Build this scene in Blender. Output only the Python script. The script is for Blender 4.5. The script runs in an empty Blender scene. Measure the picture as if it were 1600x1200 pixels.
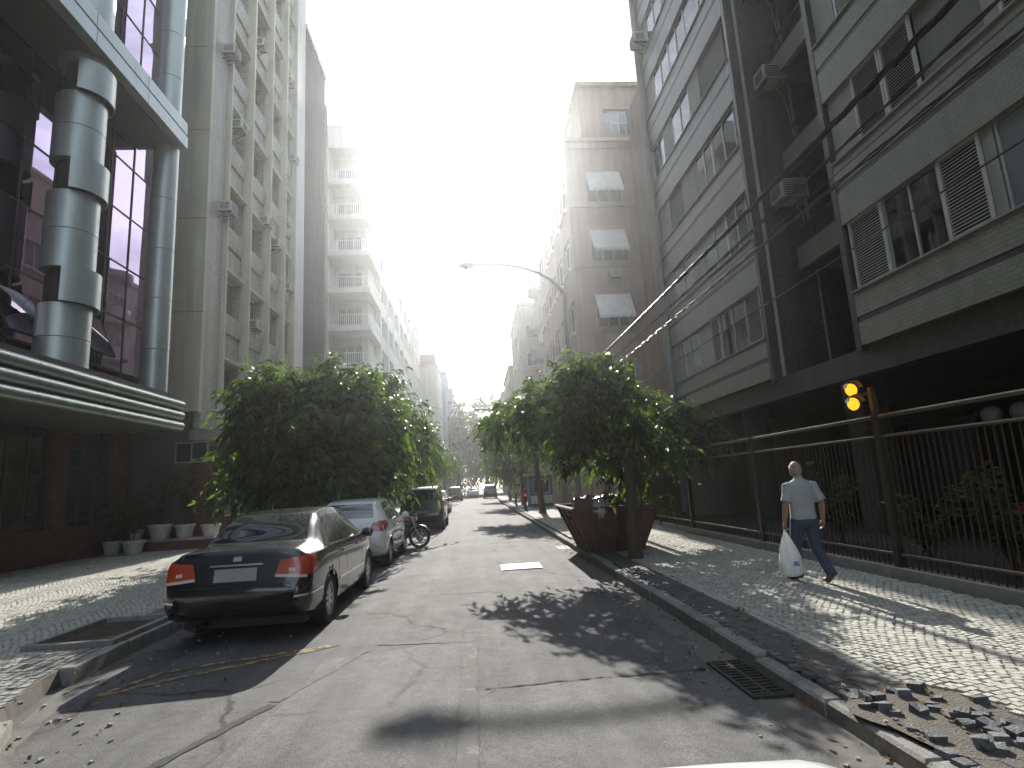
import bpy, bmesh, math, random
import numpy as np
from mathutils import Vector, Matrix
from mathutils.bvhtree import BVHTree
random.seed(7); rng = np.random.default_rng(11)
PI = math.pi
SC = bpy.context.scene
COL = SC.collection

# ---------------------------------------------------------------- camera
CAM_H = 1.65; F = 887.0
def cam_basis(vp=(745, 760), roll=3.2):
    d = Vector(((vp[0]-800)/F, (vp[1]-600)/F, 1.0)).normalized()
    r = math.radians(roll)
    X = Vector((math.cos(r), -math.sin(r), 0)); X = (X - X.dot(d)*d).normalized()
    Z = d.cross(X)
    if Z.y > 0: Z = -Z
    return Matrix((X, d, Z))            # world = B @ cam (x right, y down, z forward)
B = cam_basis()
cam_data = bpy.data.cameras.new('camera'); cam = bpy.data.objects.new('camera', cam_data)
COL.objects.link(cam); SC.camera = cam
cr = B @ Vector((1, 0, 0)); cu = B @ Vector((0, -1, 0)); cb = B @ Vector((0, 0, -1))
cam.matrix_world = Matrix(((cr.x, cu.x, cb.x, 0), (cr.y, cu.y, cb.y, 0), (cr.z, cu.z, cb.z, CAM_H), (0, 0, 0, 1)))
cam_data.sensor_width = 36; cam_data.lens = F/1600*36
cam_data.clip_start = 0.05; cam_data.clip_end = 3000

# ---------------------------------------------------------------- sky, sun, exposure
SUN_EL, SUN_AZ = math.radians(30.0), math.radians(1.3)
world = bpy.data.worlds.new('World'); SC.world = world; world.use_nodes = True
wn = world.node_tree; wn.nodes.clear()
wo = wn.nodes.new('ShaderNodeOutputWorld'); bg = wn.nodes.new('ShaderNodeBackground')
sky = wn.nodes.new('ShaderNodeTexSky'); sky.sky_type = 'NISHITA'; sky.sun_disc = False
sky.sun_elevation = SUN_EL; sky.sun_rotation = SUN_AZ
sky.air_density = 1.0; sky.dust_density = 1.0; sky.ozone_density = 1.0
bg.inputs['Strength'].default_value = 0.055
# thin broken cloud in the whole sky
tc = wn.nodes.new('ShaderNodeTexCoord'); mp = wn.nodes.new('ShaderNodeMapping')
mp.inputs['Scale'].default_value = (1, 1, 2.2)
nz = wn.nodes.new('ShaderNodeTexNoise'); nz.inputs['Scale'].default_value = 3.2; nz.inputs['Detail'].default_value = 9
nz.inputs['Roughness'].default_value = 0.62
rp = wn.nodes.new('ShaderNodeValToRGB'); rp.color_ramp.elements[0].position = 0.36; rp.color_ramp.elements[1].position = 0.62
mx = wn.nodes.new('ShaderNodeMix'); mx.data_type = 'RGBA'; mx.blend_type = 'MIX'
cl = wn.nodes.new('ShaderNodeMix'); cl.data_type = 'RGBA'; cl.blend_type = 'ADD'
cl.inputs['Factor'].default_value = 1.0; cl.inputs['B'].default_value = (17.0, 19.0, 21.5, 1)
ml = wn.nodes.new('ShaderNodeMath'); ml.operation = 'MULTIPLY'; ml.inputs[1].default_value = 0.75
L = wn.links.new
L(tc.outputs['Generated'], mp.inputs['Vector']); L(mp.outputs['Vector'], nz.inputs['Vector'])
L(nz.outputs['Fac'], rp.inputs['Fac']); L(rp.outputs['Color'], ml.inputs[0]); L(ml.outputs[0], mx.inputs['Factor'])
L(sky.outputs['Color'], cl.inputs['A'])
L(sky.outputs['Color'], mx.inputs['A']); L(cl.outputs['Result'], mx.inputs['B'])
L(mx.outputs['Result'], bg.inputs['Color']); L(bg.outputs['Background'], wo.inputs['Surface'])
sd = bpy.data.lights.new('sun', 'SUN'); sd.energy = 5.0; sd.angle = math.radians(0.53); sd.color = (1.0, 0.96, 0.89)
sun = bpy.data.objects.new('sun', sd); COL.objects.link(sun)
to_sun = Vector((math.sin(SUN_AZ)*math.cos(SUN_EL), math.cos(SUN_AZ)*math.cos(SUN_EL), math.sin(SUN_EL)))
sun.rotation_euler = to_sun.to_track_quat('Z', 'Y').to_euler(); sun.location = (0, 40, 60)
vs = SC.view_settings; vs.view_transform = 'Standard'; vs.look = 'None'; vs.gamma = 1.0; vs.use_curve_mapping = False
vs.exposure = 1.05
SC.cycles.use_denoising = True; SC.cycles.max_bounces = 6; SC.cycles.diffuse_bounces = 3; SC.cycles.glossy_bounces = 3
SC.cycles.transmission_bounces = 3; SC.cycles.transparent_max_bounces = 6; SC.cycles.volume_bounces = 0
SC.cycles.sample_clamp_indirect = 6.0; SC.cycles.caustics_reflective = False; SC.cycles.caustics_refractive = False

# ---------------------------------------------------------------- helpers: materials
MATS = {}
def mat(name, col, rough=0.65, metal=0.0, var=0.18, scale=3.0, bump=0.0, bscale=60.0, spec=0.4, streak=0.0,
        piece=0.0, dirt=None, dirt_amt=0.0, emit=None, estr=0.0, coat=0.0, stretch=(1, 1, 1)):
    if name in MATS: return MATS[name]
    m = bpy.data.materials.new(name); m.use_nodes = True; MATS[name] = m
    nt = m.node_tree; N = nt.nodes; lk = nt.links.new
    b = N['Principled BSDF']
    b.inputs['Roughness'].default_value = rough; b.inputs['Metallic'].default_value = metal
    b.inputs['Specular IOR Level'].default_value = spec
    if coat: b.inputs['Coat Weight'].default_value = coat; b.inputs['Coat Roughness'].default_value = 0.04
    tcn = N.new('ShaderNodeTexCoord'); src = tcn.outputs['Object']
    if stretch != (1, 1, 1):
        mpn = N.new('ShaderNodeMapping'); mpn.inputs['Scale'].default_value = stretch; lk(src, mpn.inputs['Vector']); src = mpn.outputs['Vector']
    c = Vector(col[:3])
    n1 = N.new('ShaderNodeTexNoise'); n1.inputs['Scale'].default_value = scale; n1.inputs['Detail'].default_value = 7; n1.inputs['Roughness'].default_value = 0.62
    lk(src, n1.inputs['Vector'])
    r1 = N.new('ShaderNodeValToRGB'); r1.color_ramp.elements[0].position = 0.3; r1.color_ramp.elements[1].position = 0.72
    r1.color_ramp.elements[0].color = (*[max(0, x*(1-var)) for x in c], 1); r1.color_ramp.elements[1].color = (*[min(1, x*(1+var)) for x in c], 1)
    lk(n1.outputs['Fac'], r1.inputs['Fac']); out = r1.outputs['Color']
    if streak:
        ms = N.new('ShaderNodeMapping'); ms.inputs['Scale'].default_value = (2.2, 2.2, 0.12); lk(tcn.outputs['Object'], ms.inputs['Vector'])
        n2 = N.new('ShaderNodeTexNoise'); n2.inputs['Scale'].default_value = 1.6; n2.inputs['Detail'].default_value = 6; lk(ms.outputs['Vector'], n2.inputs['Vector'])
        r2 = N.new('ShaderNodeValToRGB'); r2.color_ramp.elements[0].position = 0.42; r2.color_ramp.elements[1].position = 0.75
        r2.color_ramp.elements[0].color = (1, 1, 1, 1); r2.color_ramp.elements[1].color = (1-streak, 1-streak, 1-streak*1.05, 1)
        lk(n2.outputs['Fac'], r2.inputs['Fac'])
        x2 = N.new('ShaderNodeMix'); x2.data_type = 'RGBA'; x2.blend_type = 'MULTIPLY'; x2.inputs['Factor'].default_value = 1
        lk(out, x2.inputs['A']); lk(r2.outputs['Color'], x2.inputs['B']); out = x2.outputs['Result']
    if dirt is not None:
        n3 = N.new('ShaderNodeTexNoise'); n3.inputs['Scale'].default_value = scale*0.45; n3.inputs['Detail'].default_value = 8; n3.inputs['Roughness'].default_value = 0.7
        lk(src, n3.inputs['Vector'])
        r3 = N.new('ShaderNodeValToRGB'); r3.color_ramp.elements[0].position = 0.5; r3.color_ramp.elements[1].position = 0.68
        r3.color_ramp.elements[1].color = (dirt_amt, dirt_amt, dirt_amt, 1); lk(n3.outputs['Fac'], r3.inputs['Fac'])
        x3 = N.new('ShaderNodeMix'); x3.data_type = 'RGBA'; x3.inputs['B'].default_value = (*dirt, 1)
        lk(r3.outputs['Color'], x3.inputs['Factor']); lk(out, x3.inputs['A']); out = x3.outputs['Result']
    if piece:
        ge = N.new('ShaderNodeNewGeometry'); oi = N.new('ShaderNodeObjectInfo')
        ad = N.new('ShaderNodeMath'); ad.operation = 'ADD'; lk(ge.outputs['Random Per Island'], ad.inputs[0]); lk(oi.outputs['Random'], ad.inputs[1])
        fr = N.new('ShaderNodeMath'); fr.operation = 'FRACT'; lk(ad.outputs[0], fr.inputs[0])
        mr = N.new('ShaderNodeMapRange'); mr.inputs['To Min'].default_value = 1-piece; mr.inputs['To Max'].default_value = 1+piece*0.7
        lk(fr.outputs[0], mr.inputs['Value'])
        x4 = N.new('ShaderNodeMix'); x4.data_type = 'RGBA'; x4.blend_type = 'MULTIPLY'; x4.inputs['Factor'].default_value = 1
        lk(out, x4.inputs['A']); lk(mr.outputs['Result'], x4.inputs['B']); out = x4.outputs['Result']
    lk(out, b.inputs['Base Color'])
    mrr = N.new('ShaderNodeMapRange'); mrr.inputs['To Min'].default_value = max(0.0, rough-0.06); mrr.inputs['To Max'].default_value = min(1, rough+0.08)
    lk(n1.outputs['Fac'], mrr.inputs['Value']); lk(mrr.outputs['Result'], b.inputs['Roughness'])
    if bump:
        nb = N.new('ShaderNodeTexNoise'); nb.inputs['Scale'].default_value = bscale; nb.inputs['Detail'].default_value = 5; lk(src, nb.inputs['Vector'])
        bp = N.new('ShaderNodeBump'); bp.inputs['Strength'].default_value = bump; bp.inputs['Distance'].default_value = 0.02
        lk(nb.outputs['Fac'], bp.inputs['Height']); lk(bp.outputs['Normal'], b.inputs['Normal'])
    if emit is not None:
        b.inputs['Emission Color'].default_value = (*emit, 1); b.inputs['Emission Strength'].default_value = estr
    return m

def tile_mat(name, col, grout, w, h, var=0.12, rough=0.35, mode='x', streak=0.15, bump=0.4, spec=0.4, offset=0.5, mortar=0.06):
    """small glazed tiles: colour, joints and relief (too small to pick apart)"""
    m = mat(name, col, rough=rough, var=var*0.5, scale=1.5, streak=streak, spec=spec)
    nt = m.node_tree; N = nt.nodes; lk = nt.links.new; b = N['Principled BSDF']
    tcn = N.new('ShaderNodeTexCoord'); sp = N.new('ShaderNodeSeparateXYZ'); lk(tcn.outputs['Object'], sp.inputs[0])
    cb_ = N.new('ShaderNodeCombineXYZ')
    ad = N.new('ShaderNodeMath'); ad.operation = 'ADD'; lk(sp.outputs['X'], ad.inputs[0]); lk(sp.outputs['Y'], ad.inputs[1])
    lk(ad.outputs[0], cb_.inputs['X']); lk(sp.outputs['Z'], cb_.inputs['Y'])
    br = N.new('ShaderNodeTexBrick'); br.inputs['Scale'].default_value = 1.0; br.inputs['Brick Width'].default_value = w; br.inputs['Row Height'].default_value = h
    br.inputs['Mortar Size'].default_value = h*mortar; br.inputs['Mortar Smooth'].default_value = 0.1; br.offset = offset
    br.inputs['Color1'].default_value = (1-var, 1-var, 1-var, 1); br.inputs['Color2'].default_value = (1+var*0.6,)*3+(1,)
    g = [grout[i]/max(1e-3, col[i]) for i in range(3)]
    br.inputs['Mortar'].default_value = (*g, 1); lk(cb_.outputs[0], br.inputs['Vector'])
    old = b.inputs['Base Color'].links[0].from_socket
    x = N.new('ShaderNodeMix'); x.data_type = 'RGBA'; x.blend_type = 'MULTIPLY'; x.inputs['Factor'].default_value = 1
    lk(old, x.inputs['A']); lk(br.outputs['Color'], x.inputs['B']); lk(x.outputs['Result'], b.inputs['Base Color'])
    iv = N.new('ShaderNodeMath'); iv.operation = 'SUBTRACT'; iv.inputs[0].default_value = 1; lk(br.outputs['Fac'], iv.inputs[1])
    bp = N.new('ShaderNodeBump'); bp.inputs['Strength'].default_value = bump; bp.inputs['Distance'].default_value = 0.004
    lk(iv.outputs[0], bp.inputs['Height']); lk(bp.outputs['Normal'], b.inputs['Normal'])
    return m

def glass_mat(name, tint=(0.03, 0.035, 0.04), rough=0.03, spec=0.9, metal=0.0, wob=0.0):
    if name in MATS: return MATS[name]
    m = bpy.data.materials.new(name); m.use_nodes = True; MATS[name] = m
    nt = m.node_tree; b = nt.nodes['Principled BSDF']
    b.inputs['Base Color'].default_value = (*tint, 1); b.inputs['Roughness'].default_value = rough
    b.inputs['Specular IOR Level'].default_value = spec; b.inputs['Metallic'].default_value = metal
    if wob:
        t = nt.nodes.new('ShaderNodeTexCoord'); n = nt.nodes.new('ShaderNodeTexNoise'); n.inputs['Scale'].default_value = 0.9
        nt.links.new(t.outputs['Object'], n.inputs['Vector'])
        bp = nt.nodes.new('ShaderNodeBump'); bp.inputs['Strength'].default_value = wob; bp.inputs['Distance'].default_value = 0.05
        nt.links.new(n.outputs['Fac'], bp.inputs['Height']); nt.links.new(bp.outputs['Normal'], b.inputs['Normal'])
    return m

def clear_glass(name, tint=(0.8, 0.85, 0.85), mixf=0.25, rough=0.02):
    """thin see-through glass: transparent with a glossy share by angle"""
    if name in MATS: return MATS[name]
    m = bpy.data.materials.new(name); m.use_nodes = True; MATS[name] = m
    nt = m.node_tree; N = nt.nodes; N.remove(N['Principled BSDF']); o = N['Material Output']
    tr = N.new('ShaderNodeBsdfTransparent'); tr.inputs['Color'].default_value = (*tint, 1)
    gl = N.new('ShaderNodeBsdfGlossy'); gl.inputs['Roughness'].default_value = rough
    fz = N.new('ShaderNodeFresnel'); fz.inputs['IOR'].default_value = 1.5
    ad = N.new('ShaderNodeMath'); ad.operation = 'ADD'; ad.inputs[1].default_value = mixf*0.3; nt.links.new(fz.outputs[0], ad.inputs[0])
    mi = N.new('ShaderNodeMixShader'); nt.links.new(ad.outputs[0], mi.inputs[0]); nt.links.new(tr.outputs[0], mi.inputs[1]); nt.links.new(gl.outputs[0], mi.inputs[2])
    nt.links.new(mi.outputs[0], o.inputs['Surface'])
    return m

def leaf_mat(name, col, trans, rough=0.4):
    if name in MATS: return MATS[name]
    m = bpy.data.materials.new(name); m.use_nodes = True; MATS[name] = m
    nt = m.node_tree; N = nt.nodes; lk = nt.links.new; b = N['Principled BSDF']; o = N['Material Output']
    b.inputs['Roughness'].default_value = rough; b.inputs['Specular IOR Level'].default_value = 0.5
    ge = N.new('ShaderNodeNewGeometry')
    r = N.new('ShaderNodeValToRGB'); e = r.color_ramp.elements
    e[0].color = (col[0]*0.5, col[1]*0.55, col[2]*0.6, 1); e[1].color = (col[0]*1.5, col[1]*1.3, col[2]*1.1, 1); e[1].position = 0.9; k_ = r.color_ramp.elements.new(0.955); k_.color = (col[0]*3.4, col[1]*1.7, col[2]*1.2, 1)
    lk(ge.outputs['Random Per Island'], r.inputs['Fac']); lk(r.outputs['Color'], b.inputs['Base Color'])
    t = N.new('ShaderNodeBsdfTranslucent')
    r2 = N.new('ShaderNodeValToRGB'); e = r2.color_ramp.elements
    e[0].color = (trans[0]*0.6, trans[1]*0.65, trans[2]*0.6, 1); e[1].color = (trans[0]*1.3, trans[1]*1.2, trans[2], 1)
    lk(ge.outputs['Random Per Island'], r2.inputs['Fac']); lk(r2.outputs['Color'], t.inputs['Color'])
    a = N.new('ShaderNodeMixShader'); a.inputs[0].default_value = 0.42; lk(b.outputs[0], a.inputs[1]); lk(t.outputs[0], a.inputs[2])
    lk(a.outputs[0], o.inputs['Surface'])
    return m

# ---------------------------------------------------------------- helpers: meshes and objects
class MB:
    def __init__(s): s.v = []; s.f = []; s.sm = []
    def add(s, vs_, fs, smooth=False):
        o = len(s.v); s.v += [tuple(p) for p in vs_]
        for q in fs: s.f.append([i+o for i in q]); s.sm.append(smooth)
        return s
    def box(s, x0, x1, y0, y1, z0, z1, rot=None, about=None):
        p = [(x0, y0, z0), (x1, y0, z0), (x1, y1, z0), (x0, y1, z0), (x0, y0, z1), (x1, y0, z1), (x1, y1, z1), (x0, y1, z1)]
        if rot is not None:
            c = Vector(about) if about is not None else Vector(((x0+x1)/2, (y0+y1)/2, (z0+z1)/2))
            p = [tuple(rot @ (Vector(q)-c) + c) for q in p]
        return s.add(p, [(0, 3, 2, 1), (4, 5, 6, 7), (0, 1, 5, 4), (1, 2, 6, 5), (2, 3, 7, 6), (3, 0, 4, 7)])
    def quad(s, a, b, c, d): return s.add([a, b, c, d], [(0, 1, 2, 3)])
    def tube(s, pts, r, n=8, cap=True, smooth=True):
        pts = [Vector(p) for p in pts]; rr = r if isinstance(r, (list, tuple)) else [r]*len(pts)
        vs_, fs = [], []; up = None
        for i, p in enumerate(pts):
            d = (pts[min(i+1, len(pts)-1)] - pts[max(i-1, 0)]).normalized()
            if up is None: up = Vector((0, 0, 1)) if abs(d.z) < 0.9 else Vector((1, 0, 0))
            a = (up - up.dot(d)*d).normalized(); up = a; b_ = d.cross(a)
            for k in range(n):
                t = 2*PI*k/n; vs_.append(p + rr[i]*(math.cos(t)*a + math.sin(t)*b_))
        for i in range(len(pts)-1):
            for k in range(n):
                fs.append((i*n+k, i*n+(k+1) % n, (i+1)*n+(k+1) % n, (i+1)*n+k))
        s.add(vs_, fs, smooth)
        if cap:
            o = len(s.v)-len(vs_)
            s.f.append([o+k for k in range(n)][::-1]); s.sm.append(False)
            s.f.append([o+(len(pts)-1)*n+k for k in range(n)]); s.sm.append(False)
        return s
    def lathe(s, prof, n=20, c=(0, 0, 0), axis='z', smooth=True, a0=0.0, a1=2*PI):
        full = abs(a1-a0-2*PI) < 1e-6; m = n if full else n+1
        vs_, fs = [], []
        for (r, h) in prof:
            for k in range(m):
                t = a0 + (a1-a0)*k/n
                x, y = r*math.cos(t), r*math.sin(t)
                if axis == 'z': vs_.append((c[0]+x, c[1]+y, c[2]+h))
                elif axis == 'x': vs_.append((c[0]+h, c[1]+x, c[2]+y))
                else: vs_.append((c[0]+x, c[1]+h, c[2]+y))
        for i in range(len(prof)-1):
            for k in range(n):
                k2 = (k+1) % m
                fs.append((i*m+k, i*m+k2, (i+1)*m+k2, (i+1)*m+k))
        return s.add(vs_, fs, smooth)
    def prism(s, poly, z0, z1):
        n = len(poly)
        return s.add([(p[0], p[1], z0) for p in poly]+[(p[0], p[1], z1) for p in poly],
                     [tuple(range(n))[::-1], tuple(range(n, 2*n))]+[(i, (i+1) % n, n+(i+1) % n, n+i) for i in range(n)])
    def xf(s, m):
        s.v = [tuple(m @ Vector(p)) for p in s.v]; return s
    def mesh(s, name):
        me = bpy.data.meshes.new(name); me.from_pydata(s.v, [], s.f)
        me.polygons.foreach_set('use_smooth', s.sm); me.update()
        if any(s.sm): me.set_sharp_from_angle(angle=math.radians(38))
        return me
    def build(s, name, m, parent=None):
        return link(name, s.mesh(name), m, parent)

def link(name, me, m, parent=None, mw=None):
    o = bpy.data.objects.new(name, me); COL.objects.link(o)
    if m is not None and len(me.materials) == 0: me.materials.append(m)
    if parent is not None:
        o.parent = parent
        if parent.type == 'EMPTY' and not parent.get('_local'):
            o.matrix_parent_inverse = Matrix.Translation(-Vector(parent.location))
    if mw is not None: o.matrix_basis = mw
    return o
def thing(name, label, cat, loc=(0, 0, 0), group=None, local=False, rz=0.0):
    o = bpy.data.objects.new(name, None); COL.objects.link(o); o.location = loc; o.rotation_euler.z = rz
    o.empty_display_size = 0.1
    o['label'] = label; o['category'] = cat
    if group: o['group'] = group
    if local: o['_local'] = 1
    return o
def tag(o, label, cat, group=None):
    o['label'] = label; o['category'] = cat
    if group: o['group'] = group
    return o
def structure(o, label=None):
    o['kind'] = 'structure'
    if label: o['label'] = label
    return o
def stuff(o): o['kind'] = 'stuff'; return o
def copy_tree(o, parent=None):
    c = o.copy(); COL.objects.link(c); c.parent = parent
    for ch in list(o.children):
        k = copy_tree(ch, c)
    return c

class Plane:
    """a wall plane: u runs along the wall, d out of it, z up"""
    def __init__(s, o, u, n): s.o = Vector(o); s.u = Vector(u); s.n = Vector(n)
    def p(s, u, z, d=0.0):
        q = s.o + s.u*u + s.n*d; return (q.x, q.y, z)
    def box(s, mb, u0, u1, z0, z1, d0, d1):
        P = [s.p(u0, z0, d0), s.p(u1, z0, d0), s.p(u1, z0, d1), s.p(u0, z0, d1), s.p(u0, z1, d0), s.p(u1, z1, d0), s.p(u1, z1, d1), s.p(u0, z1, d1)]
        return mb.add(P, [(0, 3, 2, 1), (4, 5, 6, 7), (0, 1, 5, 4), (1, 2, 6, 5), (2, 3, 7, 6), (3, 0, 4, 7)])
    def holes(s, mb, u0, u1, z0, z1, ops, depth=0.25, d=0.0):
        us = sorted({u0, u1} | {round(min(max(v, u0), u1), 4) for o in ops for v in o[:2]})
        zs = sorted({z0, z1} | {round(min(max(v, z0), z1), 4) for o in ops for v in o[2:4]})
        for a, b in zip(us, us[1:]):
            for c, e in zip(zs, zs[1:]):
                mu, mz = (a+b)/2, (c+e)/2
                if not any(o[0] < mu < o[1] and o[2] < mz < o[3] for o in ops):
                    mb.quad(s.p(a, c, d), s.p(b, c, d), s.p(b, e, d), s.p(a, e, d))
        for o in ops:
            a, b, c, e = o[:4]
            mb.quad(s.p(a, c, d), s.p(b, c, d), s.p(b, c, d-depth), s.p(a, c, d-depth))
            mb.quad(s.p(a, e, d), s.p(b, e, d), s.p(b, e, d-depth), s.p(a, e, d-depth))
            mb.quad(s.p(a, c, d), s.p(a, e, d), s.p(a, e, d-depth), s.p(a, c, d-depth))
            mb.quad(s.p(b, c, d), s.p(b, e, d), s.p(b, e, d-depth), s.p(b, c, d-depth))
        return mb

WIN = {}; WR = random.Random(5)
def window(parent, pl, u0, u1, z0, z1, d=-0.18, fm=None, gm=None, n=2, fw=0.05, bars=0, back=None):
    """a framed window with its panes, in a wall plane; alike windows share their meshes"""
    fm = fm or MATS['alu']; gm = gm or MATS['window_glass']
    if gm.name in ('window_glass', 'dusk_glass') and parent.name not in ('office_building',):
        k_ = WR.random(); gm = gm if k_ < 0.58 else MATS['curtained_glass'] if k_ < 0.8 else MATS['blind_glass'] if k_ < 0.92 else MATS['pale_window_glass']
    w, h = round(u1-u0, 3), round(z1-z0, 3)
    key = (w, h, n, fw, fm.name, gm.name, tuple(pl.u), bars)
    if key not in WIN:
        q = Plane((0, 0, 0), pl.u, pl.n); mb = MB(); t = 0.05
        q.box(mb, 0, w, 0, fw, 0, t); q.box(mb, 0, w, h-fw, h, 0, t)
        for i in range(n+1):
            a = (w-fw)*i/n; q.box(mb, a, a+fw, fw, h-fw, 0, t)
        for i in range(bars):
            a = h*(i+1)/(bars+1); q.box(mb, fw, w-fw, a-0.015, a+0.015, 0.01, t-0.01)
        fme = mb.mesh('window'); fme.materials.append(fm)
        g = MB()
        for i in range(n):
            a = (w-fw)*i/n+fw; b_ = (w-fw)*(i+1)/n
            q.box(g, a, b_, fw, h-fw, 0.012+0.012*(i % 2), 0.02+0.012*(i % 2))
        gme = g.mesh('pane'); gme.materials.append(gm); WIN[key] = (fme, gme)
    fme, gme = WIN[key]
    loc = Vector(pl.p(u0, z0, d))
    f = link('window', fme, None, parent, Matrix.Translation(loc))
    g = bpy.data.objects.new('pane', gme); COL.objects.link(g); g.parent = f
    return f

def px_ray(p): return (B @ Vector(((p[0]-800)/F, (p[1]-600)/F, 1.0)))
def on_z(p, z=0.0):
    r = px_ray(p); t = (z-CAM_H)/r.z; return Vector((0, 0, CAM_H))+r*t
def on_x(p, x):
    r = px_ray(p); t = x/r.x; return Vector((0, 0, CAM_H))+r*t
def on_y(p, y):
    r = px_ray(p); t = y/r.y; return Vector((0, 0, CAM_H))+r*t
# ---------------------------------------------------------------- materials used in many places
mat('alu', (0.42, 0.43, 0.42), rough=0.4, metal=0.6, var=0.1)
mat('white_frame', (0.62, 0.62, 0.58), rough=0.5, var=0.1)
mat('dark_frame', (0.035, 0.033, 0.03), rough=0.45, var=0.2)
glass_mat('window_glass', (0.035, 0.042, 0.045), rough=0.03, spec=1.0, wob=0.02)
glass_mat('curtained_glass', (0.11, 0.105, 0.09), rough=0.05, spec=1.0, wob=0.02); glass_mat('blind_glass', (0.20, 0.17, 0.12), rough=0.07, spec=1.0)
glass_mat('pale_window_glass', (0.16, 0.18, 0.18), rough=0.08, spec=1.0)
mat('concrete', (0.30, 0.29, 0.27), rough=0.85, var=0.2, scale=2.5, bump=0.3, bscale=70, streak=0.25)
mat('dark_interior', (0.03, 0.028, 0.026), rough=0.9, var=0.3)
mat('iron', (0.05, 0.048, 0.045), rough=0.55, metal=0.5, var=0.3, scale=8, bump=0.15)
mat('soil', (0.06, 0.045, 0.03), rough=0.95, var=0.5, scale=12, bump=0.8, bscale=40)
mat('black_plastic', (0.015, 0.015, 0.016), rough=0.4, var=0.2)
mat('black_rubber', (0.02, 0.02, 0.02), rough=0.8, var=0.3, scale=20)

def asphalt(name, base, seed, crack=0.75):
    m = bpy.data.materials.new(name); m.use_nodes = True; MATS[name] = m
    nt = m.node_tree; N = nt.nodes; lk = nt.links.new; b = N['Principled BSDF']; b.inputs['Specular IOR Level'].default_value = 0.18
    t = N.new('ShaderNodeTexCoord'); mpn = N.new('ShaderNodeMapping'); mpn.inputs['Location'].default_value = (seed, seed*0.7, 0); lk(t.outputs['Object'], mpn.inputs['Vector']); V = mpn.outputs['Vector']
    def noise(sc, det=6, ro=0.6, vec=V):
        n = N.new('ShaderNodeTexNoise'); n.inputs['Scale'].default_value = sc; n.inputs['Detail'].default_value = det; n.inputs['Roughness'].default_value = ro; lk(vec, n.inputs['Vector']); return n.outputs['Fac']
    def ramp(f, p0, c0, p1, c1):
        r = N.new('ShaderNodeValToRGB'); r.color_ramp.elements[0].position = p0; r.color_ramp.elements[1].position = p1
        r.color_ramp.elements[0].color = (*c0, 1); r.color_ramp.elements[1].color = (*c1, 1); lk(f, r.inputs['Fac']); return r.outputs['Color']
    def mul(a, c, fac=1.0):
        x = N.new('ShaderNodeMix'); x.data_type = 'RGBA'; x.blend_type = 'MULTIPLY'; x.inputs['Factor'].default_value = fac; lk(a, x.inputs['A']); lk(c, x.inputs['B']); return x.outputs['Result']
    g = lambda v: (v, v*0.985, v*0.95)
    c = ramp(noise(0.55, 8, 0.65), 0.3, g(base*0.74), 0.7, g(base*1.3))
    c = mul(c, ramp(noise(90, 3, 0.7), 0.35, (0.62,)*3, 0.66, (1.38,)*3))
    c = mul(c, ramp(noise(9, 6, 0.7), 0.3, (0.82,)*3, 0.7, (1.15,)*3))
    st = N.new('ShaderNodeMapping'); st.inputs['Scale'].default_value = (2.4, 0.12, 1); lk(V, st.inputs['Vector'])
    c = mul(c, ramp(noise(1.2, 4, 0.5, st.outputs['Vector']), 0.32, (0.78,)*3, 0.66, (1.12,)*3))
    c = mul(c, ramp(noise(1.7, 7, 0.72), 0.58, (1,)*3, 0.74, (0.55,)*3))
    # cracks
    wv = N.new('ShaderNodeTexNoise'); wv.inputs['Scale'].default_value = 1.6; wv.inputs['Detail'].default_value = 6; lk(V, wv.inputs['Vector'])
    mw_ = N.new('ShaderNodeMix'); mw_.data_type = 'VECTOR'; mw_.inputs['Factor'].default_value = 0.32; lk(V, mw_.inputs['A']); lk(wv.outputs['Color'], mw_.inputs['B'])
    vo = N.new('ShaderNodeTexVoronoi'); vo.feature = 'DISTANCE_TO_EDGE'; vo.inputs['Scale'].default_value = 0.62; lk(mw_.outputs['Result'], vo.inputs['Vector'])
    ck = ramp(vo.outputs['Distance'], 0.004, (1-crack,)*3, 0.012, (1,)*3)
    msk = ramp(noise(0.5, 3), 0.45, (0,)*3, 0.6, (1,)*3)
    x = N.new('ShaderNodeMix'); x.data_type = 'RGBA'; x.blend_type = 'MULTIPLY'; lk(msk, x.inputs['Factor']); lk(c, x.inputs['A']); lk(ck, x.inputs['B']); c = x.outputs['Result']
    lk(c, b.inputs['Base Color'])
    rr = N.new('ShaderNodeMapRange'); rr.inputs['To Min'].default_value = 0.75; rr.inputs['To Max'].default_value = 0.95; lk(noise(4, 5), rr.inputs['Value']); lk(rr.outputs['Result'], b.inputs['Roughness'])
    bp = N.new('ShaderNodeBump'); bp.inputs['Strength'].default_value = 0.55; bp.inputs['Distance'].default_value = 0.012; lk(noise(75, 4, 0.75), bp.inputs['Height'])
    bp2 = N.new('ShaderNodeBump'); bp2.inputs['Strength'].default_value = 0.15; bp2.inputs['Distance'].default_value = 0.03; lk(noise(2.2, 5), bp2.inputs['Height']); lk(bp2.outputs['Normal'], bp.inputs['Normal'])
    lk(bp.outputs['Normal'], b.inputs['Normal'])
    return m
asphalt('asphalt', 0.105, 0.0); asphalt('asphalt_patch', 0.122, 5.3, crack=0.5); asphalt('asphalt_dark', 0.055, 9.1)

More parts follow.
